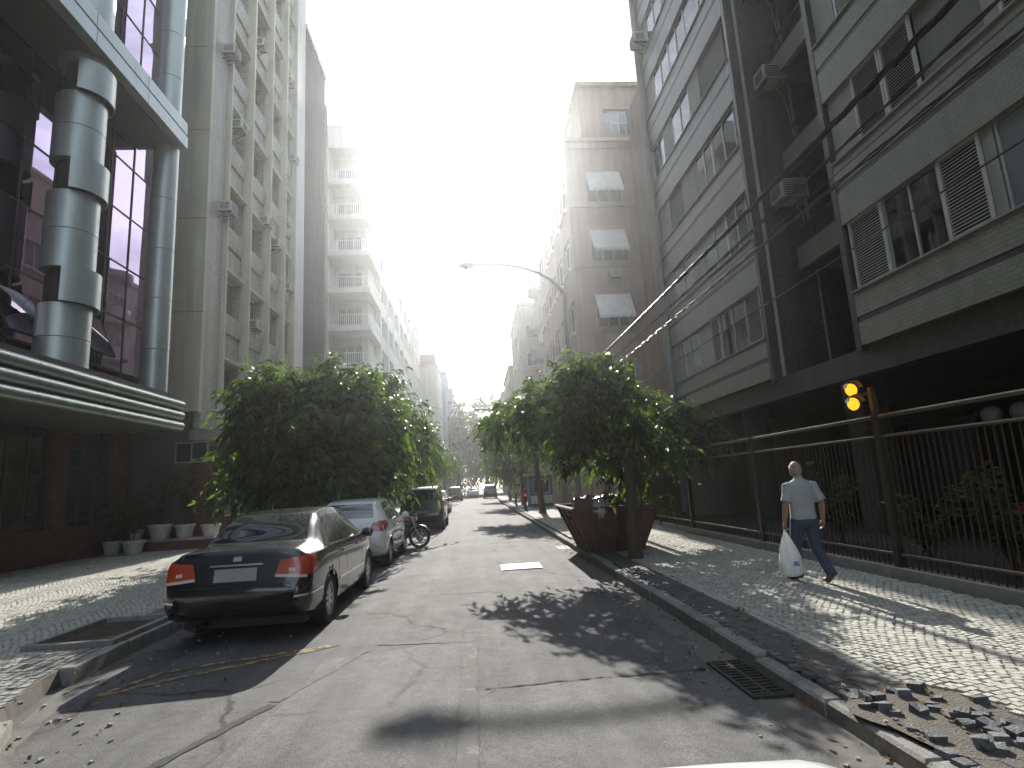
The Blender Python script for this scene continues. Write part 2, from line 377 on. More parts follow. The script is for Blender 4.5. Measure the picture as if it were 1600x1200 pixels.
def worn_paint(name, col, under, keep=0.5, scale=14):
    m = mat(name, col, rough=0.85, var=0.12, scale=20, spec=0.12)
    nt = m.node_tree; N = nt.nodes; lk = nt.links.new; b = N['Principled BSDF']
    t = N.new('ShaderNodeTexCoord'); n = N.new('ShaderNodeTexNoise'); n.inputs['Scale'].default_value = scale; n.inputs['Detail'].default_value = 8; n.inputs['Roughness'].default_value = 0.75
    lk(t.outputs['Object'], n.inputs['Vector'])
    r = N.new('ShaderNodeValToRGB'); r.color_ramp.elements[0].position = keep-0.04; r.color_ramp.elements[1].position = keep+0.05; lk(n.outputs['Fac'], r.inputs['Fac'])
    old = b.inputs['Base Color'].links[0].from_socket
    x = N.new('ShaderNodeMix'); x.data_type = 'RGBA'; lk(r.outputs['Color'], x.inputs['Factor']); lk(old, x.inputs['A']); x.inputs['B'].default_value = (*under, 1)
    lk(x.outputs['Result'], b.inputs['Base Color']); return m

# ---------------------------------------------------------------- ground, road, pavements
g = MB(); g.quad((-300, -100, -0.06), (300, -100, -0.06), (300, 600, -0.06), (-300, 600, -0.06))
structure(g.build('ground', mat('far_ground', (0.13, 0.125, 0.115), rough=0.9, scale=0.05)), 'flat grey ground reaching to the horizon')
g = MB()
NX, NY = 22, 90
ys = np.concatenate([np.linspace(-4, 20, 60), np.linspace(21, 150, 40)])
xs = np.linspace(-4.6, 2.62, NX)
vs_ = []
for y in ys:
    for x in xs:
        c = 0.035*(1-((x+0.85)/3.3)**2) if abs(x+0.85) < 3.3 else 0.0
        c = max(c, 0) + 0.007*math.sin(x*2.1+y*0.7)*math.sin(y*0.9)
        vs_.append((x, y, c-0.03))
g.add(vs_, [(j*NX+i, j*NX+i+1, (j+1)*NX+i+1, (j+1)*NX+i) for j in range(len(ys)-1) for i in range(NX-1)], True)
def road_z(x, y):
    c = 0.035*(1-((x+0.85)/3.3)**2) if abs(x+0.85) < 3.3 else 0.0
    return max(c, 0) + 0.007*math.sin(x*2.1+y*0.7)*math.sin(y*0.9) - 0.03
structure(g.build('road', MATS['asphalt']), 'worn grey asphalt street with cracks and patches')

def sheet(name, poly, m, lift=0.003, n=10, parent=None, rough_edge=0.0):
    """a thin sheet that follows the road: poly = left and right edge polylines of equal length"""
    l, r = poly; mb = MB(); vs_ = []; k = 0
    for a, b in zip(l, r):
        for i in range(n+1):
            t = i/n; x = a[0]*(1-t)+b[0]*t; y = a[1]*(1-t)+b[1]*t
            vs_.append((x, y, road_z(x, y)+lift))
    fs = [(j*(n+1)+i, j*(n+1)+i+1, (j+1)*(n+1)+i+1, (j+1)*(n+1)+i) for j in range(len(l)-1) for i in range(n)]
    mb.add(vs_, fs, True); return mb.build(name, m, parent)
def strip(name, p0, p1, w, m, lift=0.006, n=24, jit=0.0, parent=None):
    p0 = Vector(p0); p1 = Vector(p1); d = (p1-p0); nn = Vector((-d.y, d.x)).normalized()
    l, r = [], []
    for i in range(n+1):
        p = p0 + d*(i/n); j1 = random.uniform(-jit, jit); j2 = random.uniform(-jit, jit)
        l.append(p - nn*(w/2+j1)); r.append(p + nn*(w/2+j2))
    return sheet(name, (l, r), m, lift, 2, parent)
road = bpy.data.objects['road']
def jag(x0, y0, x1, y1, n, j): return [(x0+(x1-x0)*i/n+random.uniform(-j, j), y0+(y1-y0)*i/n+random.uniform(-j, j)*0.3) for i in range(n+1)]
o = sheet('road_patch', (jag(-0.05, 1.2, -0.05, 5.0, 24, 0.012), jag(2.1, 1.2, 2.12, 5.15, 24, 0.03)), MATS['asphalt_patch'], 0.0025, 24); structure(o, 'paler patch of newer asphalt laid in the street')
o = sheet('road_patch', (jag(-1.75, 1.2, -1.6, 6.3, 24, 0.02), jag(-0.22, 1.2, -0.2, 6.6, 24, 0.015)), MATS['asphalt_patch'], 0.0025, 20); structure(o, 'long pale strip of relaid asphalt beside the white line')
worn_paint('white_paint', (0.72, 0.71, 0.68), (0.15, 0.148, 0.14), 0.52, 7)
worn_paint('white_paint_thin', (0.19, 0.188, 0.18), (0.115, 0.113, 0.108), 0.42, 6)
worn_paint('yellow_paint', (0.42, 0.30, 0.12), (0.11, 0.105, 0.09), 0.48, 9)
def gz(p): q = on_z(p, 0.0); return (q.x, q.y)
def marking(name, p0, p1, w, m, label, jit=0.006, lift=0.005):
    o = strip(name, p0, p1, w, m, lift, 30, jit); o['kind'] = 'structure'; o['label'] = label; return o
marking('road_marking', gz((735, 1005)), (-0.13, 3.2), 0.13, MATS['white_paint_thin'], 'broken white lane line down the middle of the street', 0.012)
marking('road_marking', (-1.15, 6.72), (-0.1, 6.55), 0.10, MATS['white_paint_thin'], 'faint white line crossing the lane to the middle line', 0.02)
marking('road_marking', gz((572, 1016)), gz((430, 1098)), 0.10, MATS['white_paint_thin'], 'worn white edge line of the parking bay', 0.02)
marking('road_seam', gz((425, 1102)), gz((220, 1210)), 0.085, MATS['asphalt_dark'], 'dark tar filled seam running along the street', 0.015)
ya, yb, yc, yd = gz((528, 1008)), gz((150, 1086)), gz((255, 1050)), gz((205, 1062))
marking('road_marking', ya, yb, 0.10, MATS['yellow_paint'], 'long faded yellow line behind the dark saloon')
marking('road_marking', ya, yc, 0.085, MATS['yellow_paint'], 'shorter faded yellow line meeting the long one in a point', lift=0.0065)
marking('road_marking', yb, yc, 0.08, MATS['yellow_paint'], 'faded yellow stub closing the narrow triangle', lift=0.008)
marking('road_marking', (0.35, 17.0), (1.9, 17.3), 0.22, MATS['white_paint_thin'], 'worn white bar painted across the right lane', 0.03)
marking('road_seam', (0.0, 5.04), (2.1, 5.2), 0.02, MATS['asphalt_dark'], 'dark joint across the right lane at the patch edge', 0.018, 0.0045)

# left kerb: polyline, individual granite kerb stones
KL = [(-4.05, 60.0), (-4.05, 6.6), (-3.95, 5.9), (-3.72, 5.2), (-3.38, 4.5), (-3.05, 3.8), (-2.75, 2.9), (-2.6, 1.5)]
def kl_x(y):
    for (a, b) in zip(KL, KL[1:]):
        if b[1] <= y <= a[1]: return b[0]+(a[0]-b[0])*(y-b[1])/(a[1]-b[1])
    return KL[-1][0] if y < 1.5 else KL[0][0]
mat('granite_kerb', (0.26, 0.255, 0.235), rough=0.9, spec=0.15, var=0.2, scale=18, bump=0.4, bscale=60, piece=0.16, dirt=(0.12, 0.11, 0.09), dirt_amt=0.6)
mat('sand_joint', (0.11, 0.10, 0.085), rough=0.95, var=0.3, scale=9, bump=0.5, bscale=80)
mat('mosaic_stone', (0.44, 0.43, 0.375), rough=0.8, spec=0.2, var=0.16, scale=30, bump=0.3, bscale=120, piece=0.2, dirt=(0.25, 0.235, 0.2), dirt_amt=0.35)
mat('grey_mosaic_stone', (0.24, 0.24, 0.225), rough=0.8, spec=0.2, var=0.2, scale=30, bump=0.3, bscale=120, piece=0.25)
mat('basalt_cobble', (0.10, 0.105, 0.11), rough=0.7, var=0.25, scale=25, bump=0.5, bscale=60, piece=0.35)
# beyond the built stones the pavement is a material only
def mosaic_far(name, col):
    m = mat(name, col, rough=0.85, spec=0.15, var=0.14, scale=1.2, dirt=(col[0]*0.5, col[1]*0.5, col[2]*0.45), dirt_amt=0.5)
    nt = m.node_tree; N = nt.nodes; lk = nt.links.new; b = N['Principled BSDF']
    t = N.new('ShaderNodeTexCoord'); vo = N.new('ShaderNodeTexVoronoi'); vo.feature = 'DISTANCE_TO_EDGE'; vo.inputs['Scale'].default_value = 13; vo.inputs['Randomness'].default_value = 0.6; lk(t.outputs['Object'], vo.inputs['Vector'])
    r = N.new('ShaderNodeValToRGB'); r.color_ramp.elements[0].position = 0.02; r.color_ramp.elements[1].position = 0.12; r.color_ramp.elements[0].color = (0.35, 0.34, 0.32, 1)
    lk(vo.outputs['Distance'], r.inputs['Fac']); old = b.inputs['Base Color'].links[0].from_socket
    x = N.new('ShaderNodeMix'); x.data_type = 'RGBA'; x.blend_type = 'MULTIPLY'; x.inputs['Factor'].default_value = 1; lk(old, x.inputs['A']); lk(r.outputs['Color'], x.inputs['B']); lk(x.outputs['Result'], b.inputs['Base Color'])
    return m
mosaic_far('mosaic_far', (0.40, 0.39, 0.34))
ZP = 0.13
g = MB()
yl = [-3, 1.5, 2.9, 3.8, 4.5, 5.2, 5.9, 6.6, 13.6]
for a, b in zip(yl, yl[1:]): g.quad((kl_x(a)-0.14, a, ZP-0.014), (kl_x(b)-0.14, b, ZP-0.014), (-16, b, ZP-0.014), (-16, a, ZP-0.014))
for a, b in zip(yl, yl[1:]): g.quad((kl_x(a)-0.14, a, ZP-0.014), (kl_x(b)-0.14, b, ZP-0.014), (kl_x(b)-0.10, b, -0.06), (kl_x(a)-0.10, a, -0.06))
pave_l = structure(g.build('pavement', MATS['sand_joint']), 'left stone mosaic pavement in front of the glass building')
g = MB(); g.quad((-4.19, 13.6, ZP-0.003), (-4.19, 150, ZP-0.003), (-16, 150, ZP-0.003), (-16, 13.6, ZP-0.003)); g.build('far_paving', MATS['mosaic_far'], pave_l)
g = MB(); g.quad((2.5, -3, ZP-0.014), (12, -3, ZP-0.014), (12, 15.5, ZP-0.014), (2.5, 15.5, ZP-0.014))
g.quad((2.5, -3, ZP-0.014), (2.5, 15.5, ZP-0.014), (2.46, 15.5, -0.06), (2.46, -3, -0.06))
pave_r = structure(g.build('pavement', MATS['sand_joint']), 'right stone mosaic pavement along the iron fence')
g = MB(); g.quad((2.5, 15.5, ZP-0.003), (12, 15.5, ZP-0.003), (12, 150, ZP-0.003), (2.5, 150, ZP-0.003)); g.build('far_paving', MATS['mosaic_far'], pave_r)

def project(w):
    c = B.transposed() @ (Vector(w)-Vector((0, 0, CAM_H)))
    if c.z <= 0.05: return None
    return (800+F*c.x/c.z, 600+F*c.y/c.z, c.z)
def in_frame(w, m=0):
    q = project(w); return q is not None and -m < q[0] < 1600+m and -m < q[1] < 1200+m

def stone_geo(cx, cy, w, h, rot, z, th, jit=0.16):
    c, s = math.cos(rot), math.sin(rot); top, bot = [], []
    for (a, b) in ((-1, -1), (1, -1), (1, 1), (-1, 1)):
        u = a*w/2*(1+random.uniform(-jit, jit)); v = b*h/2*(1+random.uniform(-jit, jit))
        top.append((cx+(u*c-v*s)*0.86, cy+(u*s+v*c)*0.86, z+random.uniform(-0.0015, 0.0015))); bot.append((cx+u*c-v*s, cy+u*s+v*c, z-th))
    return top+bot, [(0, 1, 2, 3), (4, 5, 1, 0), (5, 6, 2, 1), (6, 7, 3, 2), (7, 4, 0, 3)]
def lay(stones, m, parent, nsingle, piece='stone', rest='far_stones', th=0.016):
    """the nearest stones in view as pieces, the others as one mass"""
    key = lambda s: (0 if in_frame((s[0], s[1], ZP)) else 1, s[0]**2+s[1]**2)
    stones = sorted(stones, key=key)
    for s in stones[:nsingle]:
        vv, ff = stone_geo(*s, th=th); mb = MB(); mb.add(vv, ff); mb.build(piece, m, parent)
    mb = MB()
    for s in stones[nsingle:]:
        vv, ff = stone_geo(*s, th=th); mb.add(vv, ff)
    stuff(mb.build(rest, m, parent))
def fan_rows(x0, x1, y0, y1, sw, sh, keep, P=1.15, A=0.13, z=ZP):
    out = []; ny = int((y1-y0)/sh)+6; nx = int((x1-x0)/sw)+2
    for j in range(-6, ny):
        for i in range(nx):
            x = x0+(i+0.5*(j % 2))*sw+random.uniform(-0.1, 0.1)*sw
            ph = ((x-x0)/P) % 1.0; arc = A*math.sin(PI*ph); sl = A*PI/P*math.cos(PI*ph)
            y = y0+j*sh+arc+random.uniform(-0.12, 0.12)*sh
            if x0 < x < x1 and y0 < y < y1 and keep(x, y):
                rot = math.atan(sl)*0.9+random.uniform(-0.08, 0.08)
                out.append((x, y, sw*0.93*random.uniform(0.85, 1.06), sh*0.95*math.cos(math.atan(sl))*random.uniform(0.88, 1.08), rot, z+random.uniform(-0.002, 0.0015)))
    return out
HOLE = lambda x, y: ((x-2.78)/0.42)**2+((y-3.62)/0.5)**2 < 1
lay(fan_rows(3.0, 5.5, 2.3, 15.5, 0.078, 0.062, lambda x, y: not HOLE(x, y)), MATS['mosaic_stone'], pave_r, 300)
brd = []
for r_ in range(2):
    y = 2.2
    while y < 15.4:
        h = random.uniform(0.07, 0.1); x = 2.90+0.075*r_
        if not HOLE(x, y): brd.append((x, y+h/2, 0.07, h*0.94, random.uniform(-0.04, 0.04), ZP+0.002))
        y += h
lay(brd, MATS['mosaic_stone'], pave_r, 60, 'border_stone', 'border_stones')
cob = []
y = 2.2
while y < 15.3:
    for x in np.arange(2.46, 2.86, 0.098):
        if not HOLE(x, y) and random.random() > 0.02: cob.append((x+random.uniform(-0.008, 0.008), y+random.uniform(-0.012, 0.012), 0.088, 0.092, random.uniform(-0.1, 0.1), ZP-0.012+0.0*y+random.uniform(-0.006, 0.004)))
    y += 0.1
lay(cob, MATS['basalt_cobble'], pave_r, 120, 'cobble', 'cobbles', 0.03)
# the broken corner: loose basalt cobbles lying in the washed-out hole
g = MB(); g.add([(2.78+0.46*math.cos(t)*(1+0.12*math.sin(5*t)), 3.62+0.56*math.sin(t)*(1+0.1*math.cos(3*t)), ZP-0.0125) for t in np.linspace(0, 2*PI, 25)[:-1]] + [(2.78, 3.62, ZP-0.0130)],
           [(i, (i+1) % 24, 24) for i in range(24)]); g.build('bare_sand', mat('sand_dirt', (0.11, 0.098, 0.08), rough=0.95, var=0.3, scale=14, bump=0.8, bscale=60), pave_r)
for k in range(48):
    t, r_ = random.uniform(0, 2*PI), math.sqrt(random.random())
    x, y = 2.78+0.40*r_*math.cos(t), 3.58+0.5*r_*math.sin(t)
    if 2.55 < x < 2.8 and 3.5 < y < 3.85 and random.random() < 0.7: continue
    s = random.uniform(0.04, 0.055); mb = MB()
    R_ = Matrix.Rotation(random.uniform(-0.3, 0.3), 3, 'X') @ Matrix.Rotation(random.uniform(0, 3), 3, 'Z')
    s *= 0.8; zc = random.uniform(-0.028, 0.0)
    mb.box(x-s*0.9, x+s*0.9, y-s, y+s, ZP+zc-s*0.8, ZP+zc+s*0.8, R_)
    mb.v = [(a+random.uniform(-0.006, 0.006), b+random.uniform(-0.006, 0.006), c+random.uniform(-0.006, 0.006)) for a, b, c in mb.v]
    mb.build('cobble', MATS['basalt_cobble'], pave_r)
# left mosaic with a band of grey stones along the kerb
pit = lambda x, y: -5.1 < x < -4.12 and 7.0 < y < 8.45
lay(fan_rows(-11.5, -2.9, 3.2, 13.6, 0.074, 0.06, lambda x, y: x < kl_x(y)-0.72 and not pit(x, y)), MATS['mosaic_stone'], pave_l, 300)
gb = []
y = 2.0
while y < 13.6:
    for k in range(6):
        x = kl_x(y)-0.2-0.09*k
        if not pit(x, y) and random.random() > 0.03: gb.append((x+random.uniform(-0.01, 0.01), y, 0.082, 0.082, random.uniform(-0.1, 0.1), ZP-0.002+random.uniform(-0.004, 0.003)))
    y += 0.09
lay(gb, MATS['grey_mosaic_stone'], pave_l, 100, 'border_stone', 'border_stones', 0.03)

kerb_l = thing('kerb', 'granite kerb stones edging the left pavement', 'kerb', (-4.05, 8, 0)); kerb_l['kind'] = 'structure'; del kerb_l['category']
y = 60.0
while y > 1.6:
    ln = random.uniform(0.85, 1.1) if y > 6.6 else random.uniform(0.5, 0.7)
    if y > 35: ln = 4.0
    a, b = (kl_x(y), y-0.012), (kl_x(y-ln), y-ln+0.012)
    if 5.15 < y < 6.3: y -= ln*0.75; continue      # a stone has gone here
    mb = MB(); d = Vector((b[0]-a[0], b[1]-a[1])).normalized(); n_ = Vector((d.y, -d.x)); w = 0.15
    z1 = ZP+random.uniform(-0.008, 0.006) - (0.025 if y < 5.1 else 0)
    P = [(a[0]+n_.x*0, a[1]), (b[0], b[1]), (b[0]+n_.x*w, b[1]+n_.y*w), (a[0]+n_.x*w, a[1]+n_.y*w)]
    mb.prism(P, -0.08, z1-0.015)
    ctr = Vector((sum(p[0] for p in P)/4, sum(p[1] for p in P)/4)); Q = [tuple(ctr+(Vector(p)-ctr)*0.97) for p in P]
    o_ = len(mb.v); mb.add([(p[0], p[1], z1-0.015) for p in P]+[(p[0], p[1], z1) for p in Q], [(0, 1, 5, 4), (1, 2, 6, 5), (2, 3, 7, 6), (3, 0, 4, 7), (4, 5, 6, 7)])
    mb.build('kerb_stone', MATS['granite_kerb'], kerb_l); y -= ln
kerb_r = thing('kerb', 'granite kerb stones edging the right pavement', 'kerb', (2.4, 8, 0)); kerb_r['kind'] = 'structure'; del kerb_r['category']
y = 0.4
while y < 60:
    ln = random.uniform(0.8, 1.1) if y < 35 else 4.0
    mb = MB(); j = random.uniform(-0.012, 0.012); z1 = ZP-0.01+random.uniform(-0.012, 0.01)
    if y < 4.2: z1 -= 0.035
    mb.box(2.30+j, 2.44+j, y+0.01, y+ln-0.01, -0.08, z1-0.02)
    mb.add([(2.30+j, y+0.01, z1-0.02), (2.44+j, y+0.01, z1-0.02), (2.44+j, y+ln-0.01, z1-0.02), (2.30+j, y+ln-0.01, z1-0.02), (2.32+j, y+0.02, z1), (2.43+j, y+0.02, z1), (2.43+j, y+ln-0.02, z1), (2.32+j, y+ln-0.02, z1)], [(0, 1, 5, 4), (1, 2, 6, 5), (2, 3, 7, 6), (3, 0, 4, 7), (4, 5, 6, 7)])
    mb.build('kerb_stone', MATS['granite_kerb'], kerb_r); y += ln
# gutter strips and the broken concrete apron by the left kerb
worn_paint('gutter_concrete', (0.14, 0.135, 0.12), (0.10, 0.097, 0.09), 0.55, 3)
o = sheet('gutter', (jag(1.98, 2.2, 2.05, 30, 80, 0.03), jag(2.36, 2.2, 2.36, 30, 80, 0.0)), MATS['gutter_concrete'], 0.003, 4); structure(o, 'narrow concrete gutter along the right kerb')
o = sheet('gutter', ([(kl_x(y_)-0.02, y_) for y_ in np.linspace(1.6, 6.4, 40)], [(kl_x(y_)+0.14+0.05*math.sin(y_*5)+random.uniform(-0.02, 0.02), y_) for y_ in np.linspace(1.6, 6.4, 40)]), MATS['gutter_concrete'], 0.004, 5); structure(o, 'crumbling concrete apron at the left kerb')

# empty tree pit in the left pavement
tp = thing('tree_pit', 'empty square tree pit with low stone rim beside the left kerb', 'tree pit', (-4.6, 7.7, ZP))
MB().box(-5.02, -4.2, 7.08, 8.37, ZP-0.012, ZP-0.004).build('soil', MATS['soil'], tp)
for (a, b, c, d) in ((-5.1, -4.12, 7.0, 7.08), (-5.1, -4.12, 8.37, 8.45), (-5.1, -5.02, 7.08, 8.37), (-4.2, -4.12, 7.08, 8.37)):
    MB().box(a, b, c, d, ZP-0.02, ZP+0.055).build('rim', MATS['granite_kerb'], tp)

# storm drain grates, cover plate
def drain(x0, x1, y0, y1, z, nb, label, rows=2):
    t = thing('drain_grate', label, 'drain grate', ((x0+x1)/2, (y0+y1)/2, z))
    m = MB(); fw = 0.03
    m.box(x0, x1, y0, y0+fw, z-0.03, z+0.012); m.box(x0, x1, y1-fw, y1, z-0.03, z+0.012); m.box(x0, x0+fw, y0+fw, y1-fw, z-0.03, z+0.012); m.box(x1-fw, x1, y0+fw, y1-fw, z-0.03, z+0.012)
    for r_ in range(1, rows):
        xm = x0+(x1-x0)*r_/rows; m.box(xm-0.015, xm+0.015, y0+fw, y1-fw, z-0.03, z+0.010)
    m.build('frame', MATS['iron'], t)
    MB().box(x0+0.005, x1-0.005, y0+0.005, y1-0.005, z-0.06, z-0.026).build('pit', MATS['dark_interior'], t)
    for i in range(nb):
        yy = y0+fw+(y1-y0-2*fw)*(i+0.5)/nb
        MB().box(x0+fw, x1-fw, yy-0.014, yy+0.014, z-0.025, z+0.009).build('bar', MATS['iron'], t)
    return t
drain(1.98, 2.30, 4.45, 5.32, -0.015, 12, 'rusty slotted drain grate in the gutter near the broken pavement')
drain(2.0, 2.28, 14.6, 15.3, -0.02, 7, 'small drain grate in the gutter beyond the skip')
mc = thing('cover_plate', 'pale rectangular access cover set in the right lane', 'manhole cover', (0.83, 11.9, 0.01))
MB().box(0.42, 1.22, 11.55, 12.3, -0.06, road_z(0.8, 11.9)+0.014).build('frame', MATS['iron'], mc)
MB().box(0.46, 1.18, 11.59, 12.26, -0.06, road_z(0.8, 11.9)+0.022).build('plate', mat('pale_plate', (0.62, 0.61, 0.58), rough=0.35, var=0.15, scale=8, bump=0.2, metal=0.2), mc)
# ---------------------------------------------------------------- left: office building with bronze curtain wall
mat('steel_clad', (0.44, 0.48, 0.45), rough=0.4, metal=0.65, var=0.07, scale=1.0, streak=0.12, bump=0.03, bscale=6)
mat('steel_fascia', (0.42, 0.47, 0.46), rough=0.42, metal=0.5, var=0.1, scale=1.0, streak=0.15)
glass_mat('bronze_mirror', (0.42, 0.33, 0.42), rough=0.02, metal=1.0, wob=0.012)
mat('bronze_frame', (0.045, 0.035, 0.035), rough=0.4, metal=0.4)
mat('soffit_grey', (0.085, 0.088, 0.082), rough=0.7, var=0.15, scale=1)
mat('brown_panel', (0.085, 0.055, 0.048), rough=0.3, var=0.2, scale=2)
tile_mat('brown_brick', (0.13, 0.06, 0.045), (0.08, 0.07, 0.06), 0.24, 0.075, var=0.25, rough=0.7)
gb_ = thing('office_building', 'office block with bronze mirror glass, steel round columns and pipe canopy', 'building', (-14, 12, 0))
GX, GY0 = -11.2, 1.3
zs = [5.84] + [7.57+1.76*i for i in range(15)]
ycols = [19.8, 18.51]
while ycols[-1] > 2.5: ycols.append(ycols[-1]-1.14)
pane_me = {}
for i in range(len(ycols)-1):
    y1, y0 = ycols[i], ycols[i+1]
    for j in range(len(zs)-1):
        w, h = round(y1-y0-0.06, 3), round(zs[j+1]-zs[j]-0.06, 3)
        if (w, h) not in pane_me:
            q = MB(); q.box(-0.012, 0.012, -w/2, w/2, -h/2, h/2); me = q.mesh('pane'); me.materials.append(MATS['bronze_mirror']); pane_me[(w, h)] = me
        R_ = Matrix.Rotation(random.uniform(-0.006, 0.006), 4, 'Z') @ Matrix.Rotation(random.uniform(-0.006, 0.006), 4, 'Y')
        link('pane', pane_me[(w, h)], None, gb_, Matrix.Translation((GX, (y0+y1)/2, (zs[j]+zs[j+1])/2)) @ R_)
for y in ycols: MB().box(GX-0.06, GX+0.035, y-0.027, y+0.027, zs[0]-0.3, zs[-1]).build('mullion', MATS['bronze_frame'], gb_)
for i, z in enumerate(zs): MB().box(GX-0.055, GX+0.03, ycols[-1], ycols[0], z-0.027, z+0.027).build('transom', MATS['bronze_frame'], gb_)
MB().box(GX-0.5, GX-0.02, 19.86, 21.17, 4.2, 32).build('edge_panel', MATS['brown_panel'], gb_)
MB().box(-30, GX-0.55, GY0, 21.1, 4.2, 32.0).build('core', MATS['brown_panel'], gb_)
MB().box(-30, -12.65, GY0, 21.1, 0.0, 4.2).build('core', MATS['brown_panel'], gb_)
# upper beam with groove
m = MB(); BX = -9.5
m.box(GX+0.05, BX, GY0, 18.6, 13.71, 14.14); m.box(GX+0.05, BX-0.09, GY0, 18.52, 14.14, 14.23); m.box(GX+0.05, BX-0.02, GY0, 18.58, 14.23, 14.65)
m.build('beam', MATS['steel_fascia'], gb_)
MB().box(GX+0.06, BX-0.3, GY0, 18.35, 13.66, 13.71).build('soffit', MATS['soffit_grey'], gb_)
for y in np.arange(4.2, 18.5, 2.4):
    MB().box(BX-0.02, BX+0.004, y-0.008, y+0.008, 13.72, 14.13).build('joint', MATS['bronze_frame'], gb_)
    MB().box(BX-0.03, BX-0.016, y-0.008, y+0.008, 14.24, 14.64).build('joint', MATS['bronze_frame'], gb_)
# big round column: drums, dark necks, half-ring collars
CXc, CYc, CR = -10.25, 14.54, 0.58
colr = [(6.68, 7.6), (9.68, 10.58), (12.5, 13.4)]
MB().lathe([(0.42, 4.9), (0.42, 32)], 24, (CXc, CYc, 0)).build('column_core', MATS['dark_interior'], gb_)
edges = [4.95] + [z for c in colr for z in c] + [13.66]
def drum(x, y, r_, a, b):
    MB().lathe([(0.1, a), (r_-0.02, a), (r_, a+0.012), (r_, b-0.012), (r_-0.02, b), (0.1, b)], 40, (x, y, 0)).build('column_drum', MATS['steel_clad'], gb_)
for z0, z1 in zip(edges[0::2], edges[1::2]):
    parts = [z0, z1] if z1-z0 < 1.5 else [z0, (z0+z1)/2, z1]
    for a, b in zip(parts, parts[1:]): drum(CXc, CYc, CR, a, b)
for a, b in ((14.66, 16.6), (16.6, 18.6), (18.6, 20.6), (20.6, 32)): drum(CXc, CYc, CR, a, b)
for a, b in colr:
    r0, r1 = CR+0.12, CR+0.15; t0, t1 = math.radians(-66), math.radians(112)
    q = MB().lathe([(r0, a), (r1, a), (r1, b), (r0, b), (r0, a)], 36, (CXc, CYc, 0), a0=t0, a1=t1)
    for t in (t0, t1):
        c, s = math.cos(t), math.sin(t); q.quad((CXc+r0*c, CYc+r0*s, a), (CXc+r1*c, CYc+r1*s, a), (CXc+r1*c, CYc+r1*s, b), (CXc+r0*c, CYc+r0*s, b))
    q.build('collar', MATS['steel_clad'], gb_)
    for t in np.linspace(t0+0.4, t1-0.4, 4):
        c, s = math.cos(t), math.sin(t)
        MB().tube([(CXc+0.4*c, CYc+0.4*s, (a+b)/2), (CXc+r0*c+0.01*c, CYc+r0*s+0.01*s, (a+b)/2)], 0.03, 6).build('collar_bracket', MATS['bronze_frame'], gb_)
# slender column at the end of the front
SX, SY, SR = -10.15, 18.5, 0.39
cuts = [4.9, 6.5, 8.2, 9.9, 11.7, 13.66]
for a, b in list(zip(cuts, cuts[1:])) + [(14.66, 16.3), (16.3, 18.0), (18.0, 19.7), (19.7, 32)]: drum(SX, SY, SR, a, b)
# canopy of three horizontal steel half pipes
KX = -9.35
for k, z in enumerate((4.08, 4.42, 4.77)):
    rr = 0.16
    for a, b in ((1.4, 5.2), (5.2, 9.0), (9.0, 12.7), (12.7, 16.3), (16.3, 18.1), (18.1, 18.97)):
        q = MB().tube([(KX-rr, a+0.006, z), (KX-rr, b-0.006, z)], rr, 20); q.build('canopy_pipe', mat('steel_pipe', (0.32, 0.355, 0.33), rough=0.3, metal=0.7, var=0.1, scale=1.2, streak=0.1), gb_)
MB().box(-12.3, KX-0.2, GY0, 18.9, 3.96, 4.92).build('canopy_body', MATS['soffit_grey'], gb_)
MB().box(GX, KX-0.32, GY0, 18.86, 4.92, 5.12).build('upstand', MATS['bronze_frame'], gb_)
MB().box(GX-0.3, GX+0.02, GY0, 19.8, 5.12, 5.6).build('spandrel', MATS['bronze_frame'], gb_)
# two window panes standing open above the canopy
for (y0, y1, zt) in ((13.35, 14.6, 7.0), (16.25, 17.25, 7.2)):
    q = MB(); h = 1.25; w = y1-y0
    q.box(-0.02, 0.02, -w/2, w/2, -h, 0)
    o = q.build('open_pane', MATS['bronze_mirror'], gb_); o.matrix_basis = Matrix.Translation((GX+0.06, (y0+y1)/2, zt)) @ Matrix.Rotation(math.radians(-24), 4, 'Y')
    q = MB(); q.box(-0.03, 0.03, -w/2-0.03, -w/2, -h, 0); q.box(-0.03, 0.03, w/2, w/2+0.03, -h, 0); q.box(-0.03, 0.03, -w/2, w/2, -h-0.03, -h)
    f = q.build('pane_frame', MATS['bronze_frame'], o)
# the front continues past the viewpoint
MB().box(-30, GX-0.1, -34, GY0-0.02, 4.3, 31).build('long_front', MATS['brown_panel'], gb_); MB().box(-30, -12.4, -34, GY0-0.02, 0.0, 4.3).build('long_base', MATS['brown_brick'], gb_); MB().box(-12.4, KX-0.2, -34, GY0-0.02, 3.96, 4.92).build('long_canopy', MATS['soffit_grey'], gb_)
# ground floor set back: brick base, dark framed glazing, piers
G0 = -12.3
m = MB(); m.box(G0-0.2, G0+0.05, GY0, 21.1, 0.05, 1.1); m.build('base_wall', MATS['brown_brick'], gb_)
for y in (3.2, 6.1, 9.0, 11.9, 14.8, 17.7, 20.6): MB().box(G0-0.2, G0+0.12, y-0.3, y+0.3, 1.1, 4.2).build('pier', MATS['brown_brick'], gb_)
ppl = Plane((G0, 0, 0), (0, 1, 0), (1, 0, 0))
for y0 in (3.5, 6.4, 9.3, 12.2, 15.1, 18.0): window(gb_, ppl, y0, y0+2.3, 1.1, 4.2, -0.1, MATS['brown_panel'], MATS['window_glass'], n=3, fw=0.09, bars=1)

